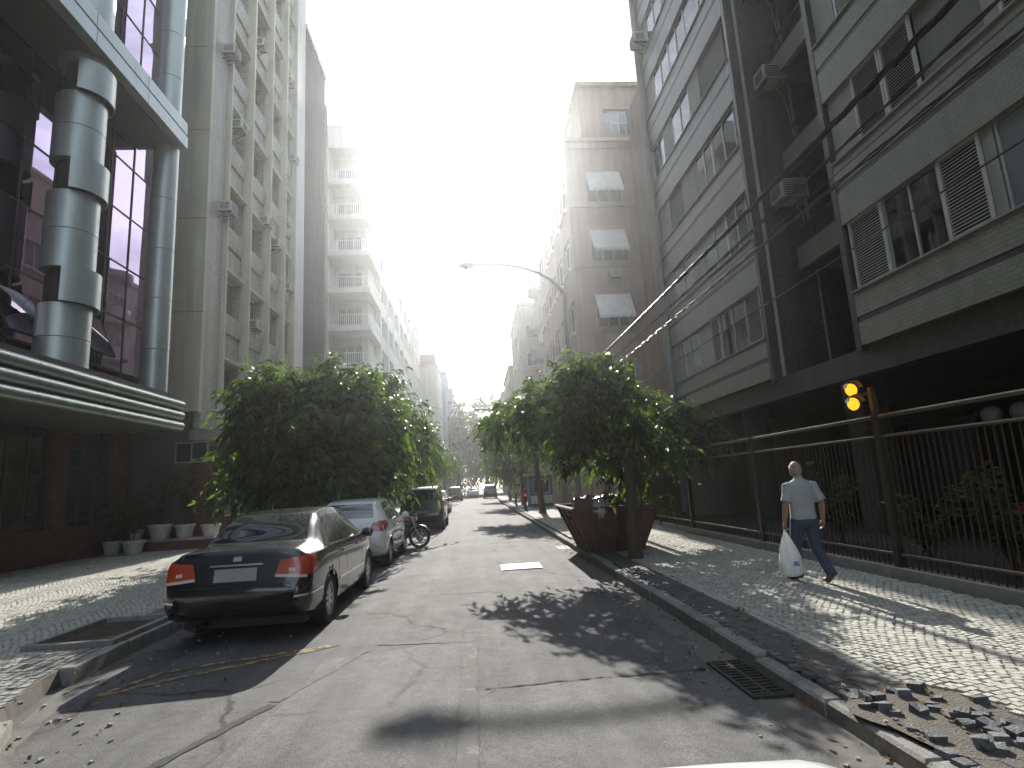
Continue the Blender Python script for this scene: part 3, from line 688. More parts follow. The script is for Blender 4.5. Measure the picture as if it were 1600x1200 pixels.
# ---------------------------------------------------------------- left: granite office tower
def speckle(name, c1, c2, scale=60, streak=0.2):
    m = mat(name, c1, rough=0.6, var=0.12, scale=1.2, streak=streak)
    nt = m.node_tree; N = nt.nodes; lk = nt.links.new; b = N['Principled BSDF']
    t = N.new('ShaderNodeTexCoord'); n = N.new('ShaderNodeTexNoise'); n.inputs['Scale'].default_value = scale; n.inputs['Detail'].default_value = 4; n.inputs['Roughness'].default_value = 0.8; lk(t.outputs['Object'], n.inputs['Vector'])
    r = N.new('ShaderNodeValToRGB'); r.color_ramp.elements[0].position = 0.42; r.color_ramp.elements[1].position = 0.58
    k = [c2[i]/c1[i] for i in range(3)]; r.color_ramp.elements[0].color = (*k, 1); r.color_ramp.elements[1].color = (1.12, 1.12, 1.12, 1); lk(n.outputs['Fac'], r.inputs['Fac'])
    old = b.inputs['Base Color'].links[0].from_socket; x = N.new('ShaderNodeMix'); x.data_type = 'RGBA'; x.blend_type = 'MULTIPLY'; x.inputs['Factor'].default_value = 1
    lk(old, x.inputs['A']); lk(r.outputs['Color'], x.inputs['B']); lk(x.outputs['Result'], b.inputs['Base Color']); return m
speckle('granite_grey', (0.50, 0.47, 0.40), (0.31, 0.28, 0.235), 14)
mat('beige_render', (0.58, 0.555, 0.43), rough=0.85, var=0.1, scale=0.7, streak=0.25, bump=0.1)
mat('ac_white', (0.52, 0.52, 0.48), rough=0.5, var=0.12, streak=0.2)
AC_ME = {}
def ac_unit(parent, pl, u, z, d, w=0.62, h=0.42, dep=0.55, m=None):
    """window air conditioner: case, grille, bracket"""
    key = (tuple(pl.n), w, h, dep)
    if key not in AC_ME:
        q = Plane((0, 0, 0), pl.u, pl.n)
        c = MB(); q.box(c, -w/2, w/2, 0, h, -0.2, dep); me = c.mesh('air_conditioner')
        c = MB()
        for i in range(7):
            zz = h*(0.12+0.76*i/6); q.box(c, -w/2+0.05, w/2-0.05, zz-0.012, zz+0.012, dep, dep+0.012)
        for i in range(5):
            zz = h*(0.2+0.55*i/4); q.box(c, -w/2-0.01, -w/2, zz-0.012, zz+0.012, 0.1, dep-0.08); q.box(c, w/2, w/2+0.01, zz-0.012, zz+0.012, 0.1, dep-0.08)
        gme = c.mesh('grille'); c = MB()
        for s in (-0.7, 0.7):
            q.box(c, s*w/2-0.015, s*w/2+0.015, -0.03, 0, -0.2, dep); c.tube([q.p(s*w/2, -0.02, dep-0.04), q.p(s*w/2, -0.34, -0.15)], 0.015, 5)
        bme = c.mesh('bracket'); AC_ME[key] = (me, gme, bme)
        me.materials.append(MATS['ac_white']); gme.materials.append(MATS['dark_frame']); bme.materials.append(MATS['iron'])
    me, gme, bme = AC_ME[key]; loc = Vector(pl.p(u, z, d))
    o = link('air_conditioner', me, None, parent, Matrix.Translation(loc))
    for nm, x in (('grille', gme), ('bracket', bme)):
        k = bpy.data.objects.new(nm, x); COL.objects.link(k); k.parent = o
    return o
gt = thing('granite_building', 'speckled granite office tower with thin pilasters and window air conditioners', 'building', (-12, 27, 0))
gp = Plane((-10.0, 0, 0), (0, 1, 0), (1, 0, 0)); Y0, Y1, ZT = 21.2, 33.7, 38.0
bays = [(22.85, 25.1), (25.25, 27.55), (27.7, 29.8), (29.95, 31.6)]
heads = [14.95+3.85*k for k in range(-2, 6)]
ops = [(a, b, h-1.75, h) for a, b in bays for h in heads]
q = MB(); gp.holes(q, Y0+0.15, Y1, 4.3, ZT, ops, 0.5, -0.25)
q.build('wall', MATS['granite_grey'], gt)
gp.box(MB(), 0, 1, 0, 1, 0, 0)
q = MB(); gp.box(q, Y0+0.2, 22.7, 4.3, ZT, -0.24, -0.003); q.build('end_pier', MATS['granite_grey'], gt)
q = MB(); gp.box(q, 31.75, Y1, 4.3, ZT, -0.24, 0.0); q.build('end_pier', mat('pale_granite', (0.48, 0.46, 0.42), rough=0.6, var=0.1, streak=0.2), gt)
for y in (22.78, 25.175, 27.62, 29.87, 31.68):
    q = MB(); gp.box(q, y-0.07, y+0.07, 4.3, ZT, -0.24, 0.16); q.build('pilaster', MATS['beige_render'], gt)
for a, b in bays:
    for h in heads:
        window(gt, gp, a, b, h-1.75, h, -0.6, MATS['alu'], MATS['window_glass'], n=2, fw=0.05)
        q = MB(); gp.box(q, a+0.03, b-0.03, h+0.05, h+0.17, -0.24, -0.02); q.build('lintel', MATS['beige_render'], gt)
        # sloping apron below the window
        z0 = h-1.80; q = MB(); A = [gp.p(a+0.03, z0-0.75, -0.243), gp.p(b-0.03, z0-0.75, -0.243), gp.p(b-0.03, z0, -0.243), gp.p(a+0.03, z0, -0.243)]
        C_ = [gp.p(a+0.03, z0-0.75, -0.16), gp.p(b-0.03, z0-0.75, -0.16), gp.p(b-0.03, z0, -0.06), gp.p(a+0.03, z0, -0.06)]
        q.add(A+C_, [(0, 3, 2, 1), (4, 5, 6, 7), (0, 1, 5, 4), (1, 2, 6, 5), (2, 3, 7, 6), (3, 0, 4, 7)]); q.build('apron', MATS['granite_grey'], gt)
for (u, z) in ((22.3, 20.45), (26.2, 24.2), (23.9, 18.0), (22.4, 13.25), (30.7, 25.6), (31.5, 21.1), (27.4, 15.1), (30.4, 16.6), (28.9, 14.6), (26.3, 9.4), (30.9, 12.9)):
    ac_unit(gt, gp, u, z, -0.02 if (u < 22.7 or u > 31.6) else -0.3)
# tilted-out sashes that catch the light
for (bi, hi, k) in ((0, 4, 0.3), (0, 2, 0.4), (1, 3, 0.5), (2, 3, 0.35), (3, 2, 0.45), (1, 5, 0.4), (2, 1, 0.4)):
    a, b = bays[bi]; h = heads[hi]; q = MB(); w = (b-a)/2-0.1
    q.box(-0.012, 0.012, -w/2, w/2, -0.8, 0); o = q.build('open_sash', MATS['pale_window_glass'], gt)
    o.matrix_basis = Matrix.Translation((-10.5, a+w/2+0.06, h-0.06)) @ Matrix.Rotation(-k, 4, 'Y')
# plain rendered flank towards the camera
sp = Plane((0, 21.2, 0), (1, 0, 0), (0, -1, 0))
js = [4.9, 8.7, 12.48, 16.25, 20.02, 23.8, 27.6, 31.4, ZT]
for a, b in zip(js, js[1:]):
    q = MB(); sp.box(q, -16, -10.0, a+0.012, b-0.012, -0.2, 0.0); q.build('flank_panel', MATS['beige_render'], gt)
q = MB(); sp.box(q, -16, -10.3, 0.1, ZT-0.05, -0.3, -0.02); q.build('flank', MATS['soffit_grey'], gt)
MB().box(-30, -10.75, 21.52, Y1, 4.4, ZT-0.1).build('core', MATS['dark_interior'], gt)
MB().box(-30, -10.3, 21.3, Y1, ZT-0.1, ZT+0.3).build('roof', MATS['concrete'], gt)
MB().box(-12.0, -8.9, 21.25, 33.6, 3.85, 4.25).build('canopy', MATS['concrete'], gt)
MB().box(-12.2, -10.6, 21.25, 33.6, 0.05, 3.84).build('ground_floor_wall', MATS['brown_brick'], gt)
gq = Plane((-10.6, 0, 0), (0, 1, 0), (1, 0, 0))
for y in (22.2, 25.0, 27.8, 30.6): window(gt, gq, y, y+2.2, 1.0, 3.3, 0.005, MATS['alu'], MATS['window_glass'], n=2)
window(gt, Plane((0, 21.24, 0), (1, 0, 0), (0, -1, 0)), -10.75, -9.6, 3.05, 3.8, 0.0, MATS['alu'], MATS['window_glass'], n=2)
MB().box(-10.78, -9.5, 21.26, 21.34, 0.5, 3.04).build('brick_panel', MATS['brown_brick'], gt)
# flag mast bracket sticking out of the facade
q = MB().tube([(-10.25, 23.2, 7.4), (-8.9, 23.3, 6.9)], 0.03, 6); q.tube([(-9.6, 23.25, 7.16), (-9.3, 23.0, 7.3)], 0.02, 6); q.build('mast_bracket', MATS['ac_white'], gt)

# ---------------------------------------------------------------- left: stair tower behind dark vertical fins
lt = thing('fin_building', 'narrow tower screened by tall dark vertical fins open at the top', 'building', (-11, 36, 0))
for i, y in enumerate(np.arange(33.9, 38.75, 0.5)):
    MB().box(-10.35, -9.98, y-0.045, y+0.045, 0.2, 32.3).build('fin', mat('dark_concrete', (0.055, 0.057, 0.06), rough=0.8, var=0.2, streak=0.2), lt)
for k in range(9):
    z = 3.2+3.1*k
    MB().box(-14, -10.45, 33.8, 38.7, z, z+0.32).build('floor_slab', MATS['dark_concrete'], lt)
MB().box(-14, -11.4, 33.8, 38.7, 0.1, 26.0).build('wall', MATS['dark_concrete'], lt)
MB().box(-10.4, -9.94, 33.78, 38.8, 32.3, 32.6).build('top_rail', MATS['concrete'], lt)
MB().box(-10.7, -10.36, 34.2, 36.6, 25.4, 26.8).build('plant_box', MATS['dark_frame'], lt)
MB().box(-10.4, -9.9, 38.72, 39.0, 0.2, 30.2).build('end_post', MATS['concrete'], lt)

# ---------------------------------------------------------------- left: white apartment block with balconies
mat('white_render', (0.60, 0.58, 0.52), rough=0.8, var=0.08, scale=0.6, streak=0.22)
mat('cream_render', (0.52, 0.47, 0.38), rough=0.85, var=0.1, scale=0.6, streak=0.25)
mat('white_rail', (0.75, 0.75, 0.72), rough=0.4, var=0.05)
def railing(parent, pl, u0, u1, z0, h, d, m, step=0.12, name='railing'):
    q = MB(); pl.box(q, u0, u1, z0+h-0.05, z0+h, d-0.025, d+0.025); pl.box(q, u0, u1, z0+0.06, z0+0.09, d-0.015, d+0.015)
    n = max(2, int((u1-u0)/step))
    for i in range(n+1):
        u = u0+(u1-u0)*i/n; pl.box(q, u-0.012, u+0.012, z0, z0+h-0.05, d-0.012, d+0.012)
    return q.build(name, m, parent)
wb = thing('balcony_building', 'white apartment block with corner balconies and white railings', 'building', (-10, 60, 0))
ws = Plane((0, 47.0, 0), (1, 0, 0), (0, -1, 0)); wf = Plane((-8.4, 0, 0), (0, 1, 0), (1, 0, 0))
FL = [2.2+3.33*k for k in range(10)]
MB().box(-22, -8.9, 49.0, 79, 0.1, 33.4).build('core', MATS['white_render'], wb)
MB().box(-12.4, -11.9, 47.2, 49.0, 0.1, 33.4).build('flank', MATS['white_render'], wb)
MB().box(-22, -12.4, 47.6, 49.0, 0.1, 30.4).build('flank', MATS['cream_render'], wb)
MB().box(-12.5, -8.3, 46.9, 79.1, 32.0, 34.2).build('parapet', MATS['white_render'], wb)
for k, z in enumerate(FL):
    if z > 31: break
    MB().box(-11.9, -8.3, 46.7, 52.5, z-0.45, z).build('balcony_slab', MATS['white_render'], wb)
    railing(wb, ws, -11.6, -8.35, z, 1.0, 0.25, MATS['white_rail'], 0.16)
    railing(wb, wf, 46.8, 52.4, z, 1.0, 0.05, MATS['white_rail'], 0.18)
    window(wb, Plane((0, 49.0, 0), (1, 0, 0), (0, -1, 0)), -11.5, -9.4, z+0.05, z+2.2, 0.03, MATS['white_frame'], MATS['window_glass'], n=3)
    window(wb, Plane((-12.4, 47.58, 0), (1, 0, 0), (0, -1, 0)), -3.0, -1.6, z+0.8, z+2.2, 0.02, MATS['white_frame'], MATS['window_glass'], n=2)
    MB().box(-8.9, -8.42, 52.6, 79, z-0.5, z+0.9).build('spandrel', MATS['white_render'], wb)
    for j in range(6):
        y = 53.2+4.3*j
        window(wb, wf, y, y+2.6, z+0.9, z+2.6, -0.3, MATS['white_frame'], MATS['window_glass'], n=2)
for y in (52.5, 57.0, 61.3, 65.6, 69.9, 74.2, 78.5): MB().box(-8.9, -8.32, y-0.25, y+0.25, 0.1, 32.0).build('pier', MATS['white_render'], wb)

def plain_building(name, label, x0, x1, y0, y1, zt, m, floors=8, z0=4.0, pitch=3.1, side='right', ny=4, facing=None, awn=False, wtop=0.0, south=True, south_n=2, fm=None, roof=None):
    """a street house: walls with window openings in the street front and the south flank, roof slab"""
    t = thing(name, label, 'building', ((x0+x1)/2, (y0+y1)/2, 0))
    fx, nx = (x0, -1) if side == 'right' else (x1, 1)
    pl = Plane((fx, 0, 0), (0, 1, 0), (nx, 0, 0)); so = Plane((0, y0, 0), (1, 0, 0), (0, -1, 0))
    st = (y1-y0)/ny; w = st*0.55; ops = []; sops = []; sw = (x1-x0)/south_n
    for k in range(floors):
        z = z0+pitch*k
        if z+2.0 > zt-0.4: break
        for j in range(ny): ops.append((y0+st*(j+0.5)-w/2, y0+st*(j+0.5)+w/2, z+0.6, z+2.0))
        if south:
            for j in range(south_n): sops.append((x0+sw*(j+0.5)-0.7, x0+sw*(j+0.5)+0.7, z+0.6, z+2.0))
    q = MB(); pl.holes(q, y0, y1, 0.1, zt, ops, 0.3); so.holes(q, x0, x1, 0.1, zt, sops, 0.3)
    bx = (x0+0.5, x1) if side == 'right' else (x0, x1-0.5)
    q.build('wall', m, t)
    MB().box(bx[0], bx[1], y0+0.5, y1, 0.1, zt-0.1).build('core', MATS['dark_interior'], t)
    MB().box(x0-0.15, x1+0.15, y0-0.15, y1+0.1, zt, zt+0.35).build('roof', roof or MATS['concrete'], t)
    for o in ops: window(t, pl, *[round(v, 3) for v in o], -0.2, fm or MATS['white_frame'], MATS['window_glass'], n=2)
    for o in sops: window(t, so, *[round(v, 3) for v in o], -0.2, fm or MATS['white_frame'], MATS['window_glass'], n=2)
    for k in range(floors):
        z = z0+pitch*k
        if z > zt-1: break
        q = MB(); pl.box(q, y0+0.05, y1, z+0.05, z+0.25, -0.02, 0.08); q.build('string_course', m, t)
    return t
plain_building('apartment_building', 'greyish apartment block beyond the white balcony building', -18, -8.2, 79.5, 90, 25.5, MATS['cream_render'], 8, side='left', ny=4)
t = plain_building('apartment_building', 'narrow cream house with blank gable and small roof room', -14, -5.6, 91, 103, 21.2, mat('pale_cream', (0.62, 0.6, 0.5), rough=0.85, var=0.06, streak=0.15), 6, side='left', ny=3, south=False)
MB().box(-8.6, -6.0, 92, 96, 21.5, 23.6).build('roof_room', mat('roof_tile', (0.28, 0.16, 0.11), rough=0.8), t)
plain_building('apartment_building', 'pale teal house with deep eaves farther along the street', -14, -5.0, 103.5, 118, 22.5, mat('teal_render', (0.33, 0.42, 0.42), rough=0.85, var=0.08, streak=0.15), 6, side='left', ny=4, south_n=3)
plain_building('apartment_building', 'lilac grey house at the far left end of the street', -14, -4.4, 119, 140, 22.0, mat('lilac_render', (0.42, 0.38, 0.44), rough=0.85, var=0.08), 6, side='left', ny=5, south_n=3)
# ---------------------------------------------------------------- right: tiled apartment block on pilotis
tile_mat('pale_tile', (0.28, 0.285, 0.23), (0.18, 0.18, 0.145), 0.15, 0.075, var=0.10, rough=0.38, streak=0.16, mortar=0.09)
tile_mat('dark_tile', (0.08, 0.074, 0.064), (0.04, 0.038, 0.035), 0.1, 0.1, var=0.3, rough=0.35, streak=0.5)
tile_mat('stripe_tile', (0.06, 0.058, 0.052), (0.03, 0.03, 0.028), 0.15, 0.06, var=0.25, rough=0.4, streak=0.1)
mat('panel_grey', (0.33, 0.325, 0.29), rough=0.6, var=0.1, streak=0.15)
mat('shutter_paint', (0.50, 0.49, 0.45), rough=0.5, var=0.1, streak=0.1)
mat('net_panel', (0.20, 0.20, 0.18), rough=0.8, var=0.12, scale=30)
mat('curtain', (0.20, 0.085, 0.05), rough=0.9, var=0.3, scale=4, stretch=(1, 8, 0.4))
mat('pale_curtain', (0.42, 0.41, 0.37), rough=0.9, var=0.15, scale=4, stretch=(1, 8, 0.4))
glass_mat('dusk_glass', (0.05, 0.058, 0.06), rough=0.05, spec=1.0, wob=0.02)
clear_glass('clear_pane', (0.62, 0.66, 0.66), 0.3)
RX = 7.8
rp_ = Plane((RX, 0, 0), (0, 1, 0), (-1, 0, 0))
tb = thing('tiled_building', 'pale tiled apartment block raised over a dark open ground floor', 'building', (10, 12, 0))
SH = {}
def shutter(parent, u0, u1, z0, z1, d=-0.10):
    w, h = round(u1-u0, 3), round(z1-z0, 3)
    if (w, h) not in SH:
        q0 = Plane((0, 0, 0), (0, 1, 0), (-1, 0, 0)); q = MB(); fw = 0.05
        q0.box(q, 0, fw, 0, h, 0, 0.05); q0.box(q, w-fw, w, 0, h, 0, 0.05); q0.box(q, fw, w-fw, 0, fw, 0, 0.05); q0.box(q, fw, w-fw, h-fw, h, 0, 0.05)
        fme = q.mesh('shutter'); fme.materials.append(MATS['shutter_paint'])
        q = MB(); n = max(8, int((h-2*fw)/0.056))
        for i in range(n):
            z = fw+(h-2*fw)*(i+0.5)/n; a = 0.026
            A = [q0.p(fw, z+a, -0.005), q0.p(w-fw, z+a, -0.005), q0.p(w-fw, z-a*0.6, 0.045), q0.p(fw, z-a*0.6, 0.045)]
            C_ = [(x, y, zz-0.008) for x, y, zz in A]
            q.add(A+C_, [(0, 1, 2, 3), (7, 6, 5, 4), (0, 4, 5, 1), (1, 5, 6, 2), (2, 6, 7, 3), (3, 7, 4, 0)])
        sme = q.mesh('louvre_slats'); sme.materials.append(MATS['shutter_paint'])
        q = MB(); q0.box(q, fw, w-fw, fw, h-fw, -0.03, -0.02); bme = q.mesh('backing'); bme.materials.append(MATS['dark_interior'])
        SH[(w, h)] = (fme, sme, bme)
    fme, sme, bme = SH[(w, h)]
    o = link('shutter', fme, None, parent, Matrix.Translation(rp_.p(u0, z0, d)))
    s = bpy.data.objects.new('louvre_slats', sme); COL.objects.link(s); s.parent = o; s['kind'] = 'stuff'
    b = bpy.data.objects.new('backing', bme); COL.objects.link(b); b.parent = o
def panel(parent, u0, u1, z0, z1, m, d0=-0.16, d1=-0.08, name='panel'):
    q = MB(); rp_.box(q, u0+0.01, u1-0.01, z0, z1, d0, d1); return q.build(name, m, parent)
def open_window(parent, u0, u1, z0, z1, cm):
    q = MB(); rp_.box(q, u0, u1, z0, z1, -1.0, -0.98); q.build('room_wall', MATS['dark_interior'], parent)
    f = window(parent, rp_, u0, u1, z0, z1, -0.14, MATS['alu'], MATS['clear_pane'], n=2, fw=0.045)
    # curtain: pleated sheet hanging inside
    if cm is not None:
        q = MB(); n = 40; a, b = u0+0.05, u1-0.05; a1 = a+(b-a)*0.42; vv = []
        for i in range(n+1):
            t = i/n; u = a+(a1-a)*t; dd = -0.32+0.035*math.sin(t*42)
            vv += [rp_.p(u, z0+0.06, dd), rp_.p(u, z1-0.03, dd)]
        q.add(vv, [(2*i, 2*i+2, 2*i+3, 2*i+1) for i in range(n)], True); q.build('curtain', cm, parent)
PITCH = 2.8; NF = 8
def wing(y0, y1, rows, zt):
    for k in range(NF):
        zb = 4.0+PITCH*k; sill = zb+1.1; head = zb+2.56
        if zb > zt: break
        top = min(zt, sill)
        zlo = zb-0.24 if k else zb
        q = MB(); rp_.box(q, y0, y1, zlo, zb+0.46, -0.3, 0.0); rp_.box(q, y0, y1, zb+0.58, sill-0.02, -0.3, 0.0); q.build('tile_band', MATS['pale_tile'], tb)
        q = MB(); rp_.box(q, y0, y1, zb+0.46, zb+0.58, -0.29, -0.012); q.build('tile_stripe', MATS['stripe_tile'], tb)
        q = MB(); rp_.box(q, y0+0.01, y1-0.01, sill-0.02, sill+0.015, -0.3, 0.05); q.build('sill', MATS['panel_grey'], tb)
        for (typ, a, b) in rows[k % len(rows)]:
            if typ == 's': shutter(tb, a, b, sill+0.015, head)
            elif typ == 'p': panel(tb, a, b, sill+0.015, head, MATS['panel_grey'])
            elif typ == 'n': panel(tb, a, b, sill+0.015, head, MATS['net_panel'], -0.2, -0.12)
            elif typ == 'c': open_window(tb, a, b, sill+0.015, head, MATS['curtain'])
            elif typ == 'l': open_window(tb, a, b, sill+0.015, head, MATS['pale_curtain'])
            else: window(tb, rp_, a, b, sill+0.015, head, -0.14, MATS['alu'], MATS['dusk_glass'], n=2, fw=0.045)
# near wing: y 0.4 .. 10.6
near_rows = [
    [('s', 9.56, 10.5), ('c', 8.24, 9.54), ('s', 7.42, 8.22), ('p', 7.2, 7.41), ('w', 5.6, 7.18), ('p', 5.0, 5.59), ('s', 4.1, 4.98), ('l', 2.6, 4.08), ('p', 0.5, 2.58)],
    [('p', 9.78, 10.55), ('s', 8.98, 9.76), ('s', 8.2, 8.96), ('n', 7.0, 8.18), ('p', 6.72, 6.98), ('s', 5.9, 6.7), ('l', 4.4, 5.88), ('p', 0.5, 4.38)],
    [('p', 9.9, 10.55), ('w', 8.3, 9.88), ('p', 7.5, 8.28), ('s', 6.6, 7.48), ('w', 5.0, 6.58), ('p', 0.5, 4.98)],
    [('s', 9.7, 10.5), ('w', 8.2, 9.68), ('n', 7.0, 8.18), ('p', 0.5, 6.98)]]
wing(0.4, 10.6, near_rows, 26.0)
far_rows = [
    [('p', 20.4, 21.1), ('w', 18.6, 20.38), ('p', 17.6, 18.58), ('s', 16.9, 17.58), ('l', 15.2, 16.88), ('s', 14.3, 15.18)],
    [('p', 20.3, 21.1), ('w', 18.4, 20.28), ('p', 17.4, 18.38), ('w', 15.7, 17.38), ('w', 14.4, 15.68)],
    [('p', 19.9, 21.1), ('n', 18.6, 19.88), ('p', 17.3, 18.58), ('w', 16.0, 17.28), ('l', 14.4, 15.98)],
    [('w', 19.8, 21.1), ('p', 18.9, 19.78), ('l', 17.2, 18.88), ('p', 16.3, 17.18), ('n', 14.5, 16.28)],
    [('p', 20.2, 21.1), ('w', 18.5, 20.18), ('l', 16.9, 18.48), ('w', 14.5, 16.88)]]
wing(14.15, 21.2, far_rows, 26.0)
# structure behind the strips, roofs
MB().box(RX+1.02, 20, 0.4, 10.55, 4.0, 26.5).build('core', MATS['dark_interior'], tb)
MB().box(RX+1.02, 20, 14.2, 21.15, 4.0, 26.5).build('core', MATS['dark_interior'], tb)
for (a, b) in ((0.41, 10.59), (14.16, 21.19)):
    for k in range(NF): MB().box(RX+0.3, RX+1.02, a, b, 4.0+PITCH*k-0.22, 4.0+PITCH*k).build('floor_slab', MATS['panel_grey'], tb)
MB().box(RX-0.05, 20, 0.3, 21.3, 26.5, 27.2).build('roof', MATS['concrete'], tb)
# end walls of the wings and the recess between them
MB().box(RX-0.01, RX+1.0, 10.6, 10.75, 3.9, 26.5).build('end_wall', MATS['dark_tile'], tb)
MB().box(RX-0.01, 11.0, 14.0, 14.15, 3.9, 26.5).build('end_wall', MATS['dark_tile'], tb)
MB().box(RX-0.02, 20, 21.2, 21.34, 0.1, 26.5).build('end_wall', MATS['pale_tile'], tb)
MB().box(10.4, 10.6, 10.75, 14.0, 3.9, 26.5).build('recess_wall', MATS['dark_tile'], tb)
rc = Plane((10.4, 0, 0), (0, 1, 0), (-1, 0, 0))
for k in range(NF):
    zb = 4.0+PITCH*k
    MB().box(9.0, 10.4, 11.2, 13.9, zb+2.86, zb+2.98).build('balcony_slab', MATS['dark_tile'], tb)
    MB().box(8.85, 8.98, 11.2, 13.9, zb+2.86, zb+3.46).build('balcony_parapet', MATS['pale_tile'], tb)
    railing(tb, Plane((8.92, 0, 0), (0, 1, 0), (-1, 0, 0)), 11.25, 13.85, zb+3.46, 0.55, 0.0, MATS['iron'], 0.13)
    window(tb, rc, 11.4, 13.4, zb+3.1, zb+5.1, 0.02, MATS['alu'], MATS['dusk_glass'], n=2)
es = Plane((0, 14.0, 0), (1, 0, 0), (0, -1, 0))
for x_, r_ in ((8.05, 0.05), (9.35, 0.035)): MB().tube([(x_, 13.93, 3.9), (x_, 13.93, 26.0)], r_, 8).build('drain_pipe', MATS['panel_grey'], tb)
for z_ in (8.9, 12.4, 15.5): MB().tube([(8.95, 13.97, z_), (9.2, 13.96, z_-0.35), (9.32, 13.95, z_-1.6)], 0.012, 5).build('ac_hose', MATS['ac_white'], tb)
ac_unit(tb, es, 8.75, 8.75, 0.0, 0.72, 0.5, 0.6)
ac_unit(tb, es, 8.7, 12.3, 0.0); ac_unit(tb, es, 8.6, 15.4, 0.0)
ac_unit(tb, rp_, 20.6, 19.5, -0.05); ac_unit(tb, rp_, 16.2, 22.0, -0.05)
# washing racks on the upper near wing
for (u, z) in ((8.0, 10.7), (6.8, 10.7)):
    q = MB()
    for i in range(6): q.tube([rp_.p(u+0.14*i, z, 0.02), rp_.p(u+0.14*i, z-0.15, 0.55)], 0.008, 5)
    q.tube([rp_.p(u, z-0.15, 0.55), rp_.p(u+0.7, z-0.15, 0.55)], 0.012, 5); q.tube([rp_.p(u, z, 0.02), rp_.p(u+0.7, z, 0.02)], 0.012, 5); q.build('drying_rack', MATS['white_rail'], tb)
q = MB().tube([(RX-0.12, 21.16, 0.3), (RX-0.12, 21.16, 26.4)], 0.13, 12); q.build('downpipe', mat('pipe_grey', (0.22, 0.22, 0.20), rough=0.6, streak=0.3), tb)
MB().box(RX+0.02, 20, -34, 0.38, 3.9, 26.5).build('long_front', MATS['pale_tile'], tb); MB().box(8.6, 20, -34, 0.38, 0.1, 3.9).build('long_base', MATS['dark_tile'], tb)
# pilotis level
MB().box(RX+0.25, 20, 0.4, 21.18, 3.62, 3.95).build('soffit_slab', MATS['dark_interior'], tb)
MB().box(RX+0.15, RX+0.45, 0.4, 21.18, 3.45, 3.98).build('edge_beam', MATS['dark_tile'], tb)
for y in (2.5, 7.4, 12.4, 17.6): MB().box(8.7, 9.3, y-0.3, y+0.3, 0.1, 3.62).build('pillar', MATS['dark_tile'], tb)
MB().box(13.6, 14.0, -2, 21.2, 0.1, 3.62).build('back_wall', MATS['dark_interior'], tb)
MB().box(5.9, 14.0, 21.35, 21.6, 0.1, 3.0).build('yard_wall', MATS['dark_tile'], tb)
for y in (4.0, 9.0, 14.5): window(tb, Plane((13.6, 0, 0), (0, 1, 0), (-1, 0, 0)), y, y+2.6, 0.3, 2.9, 0.03, MATS['dark_frame'], MATS['window_glass'], n=2, fw=0.08)
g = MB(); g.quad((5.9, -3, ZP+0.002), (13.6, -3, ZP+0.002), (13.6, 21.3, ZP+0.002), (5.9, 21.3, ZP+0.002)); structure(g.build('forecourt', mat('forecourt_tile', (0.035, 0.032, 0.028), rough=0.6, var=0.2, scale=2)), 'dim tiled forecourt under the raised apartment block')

# ---------------------------------------------------------------- right: iron fence with individual bars
fe = thing('iron_fence', 'tall brown iron bar fence with double top rail on low plinth', 'fence', (5.72, 10, ZP))
mat('brown_iron', (0.06, 0.045, 0.032), rough=0.42, metal=0.35, var=0.25, scale=6, bump=0.1, spec=0.5)
FX = 5.72
MB().box(FX-0.10, FX+0.10, 1.0, 21.2, ZP-0.05, 0.25).build('plinth', mat('plinth_stone', (0.33, 0.32, 0.29), rough=0.7, var=0.2, scale=5, bump=0.2), fe)
for z, r_ in ((2.31, 0.032), (2.03, 0.022), (0.42, 0.024)):
    for a, b in ((1.0, 4.9), (5.02, 7.66), (7.8, 11.4), (11.52, 15.2), (15.32, 18.6), (18.72, 21.2)):
        q = MB().tube([(FX, a, z), (FX, b, z)], r_, 10); q.build('rail', mat('rail_iron', (0.16, 0.13, 0.10), rough=0.3, metal=0.5, var=0.15, scale=6), fe)
bar_me = MB().tube([(0, 0, 0), (0, 0, 1.80)], 0.011, 6).mesh('bar'); bar_me.materials.append(MATS['brown_iron'])
post_me = MB().box(-0.045, 0.045, -0.045, 0.045, 0, 2.12).mesh('post'); post_me.materials.append(MATS['brown_iron'])
posts = [1.0, 4.96, 7.73, 11.46, 15.26, 18.66, 21.15]
for y in posts: link('post', post_me, None, fe, Matrix.Translation((FX, y, 0.24)))
y = 1.1
while y < 21.1:
    if all(abs(y-p) > 0.07 for p in posts): link('bar', bar_me, None, fe, Matrix.Translation((FX+random.uniform(-0.003, 0.003), y, 0.24)))
    y += 0.105
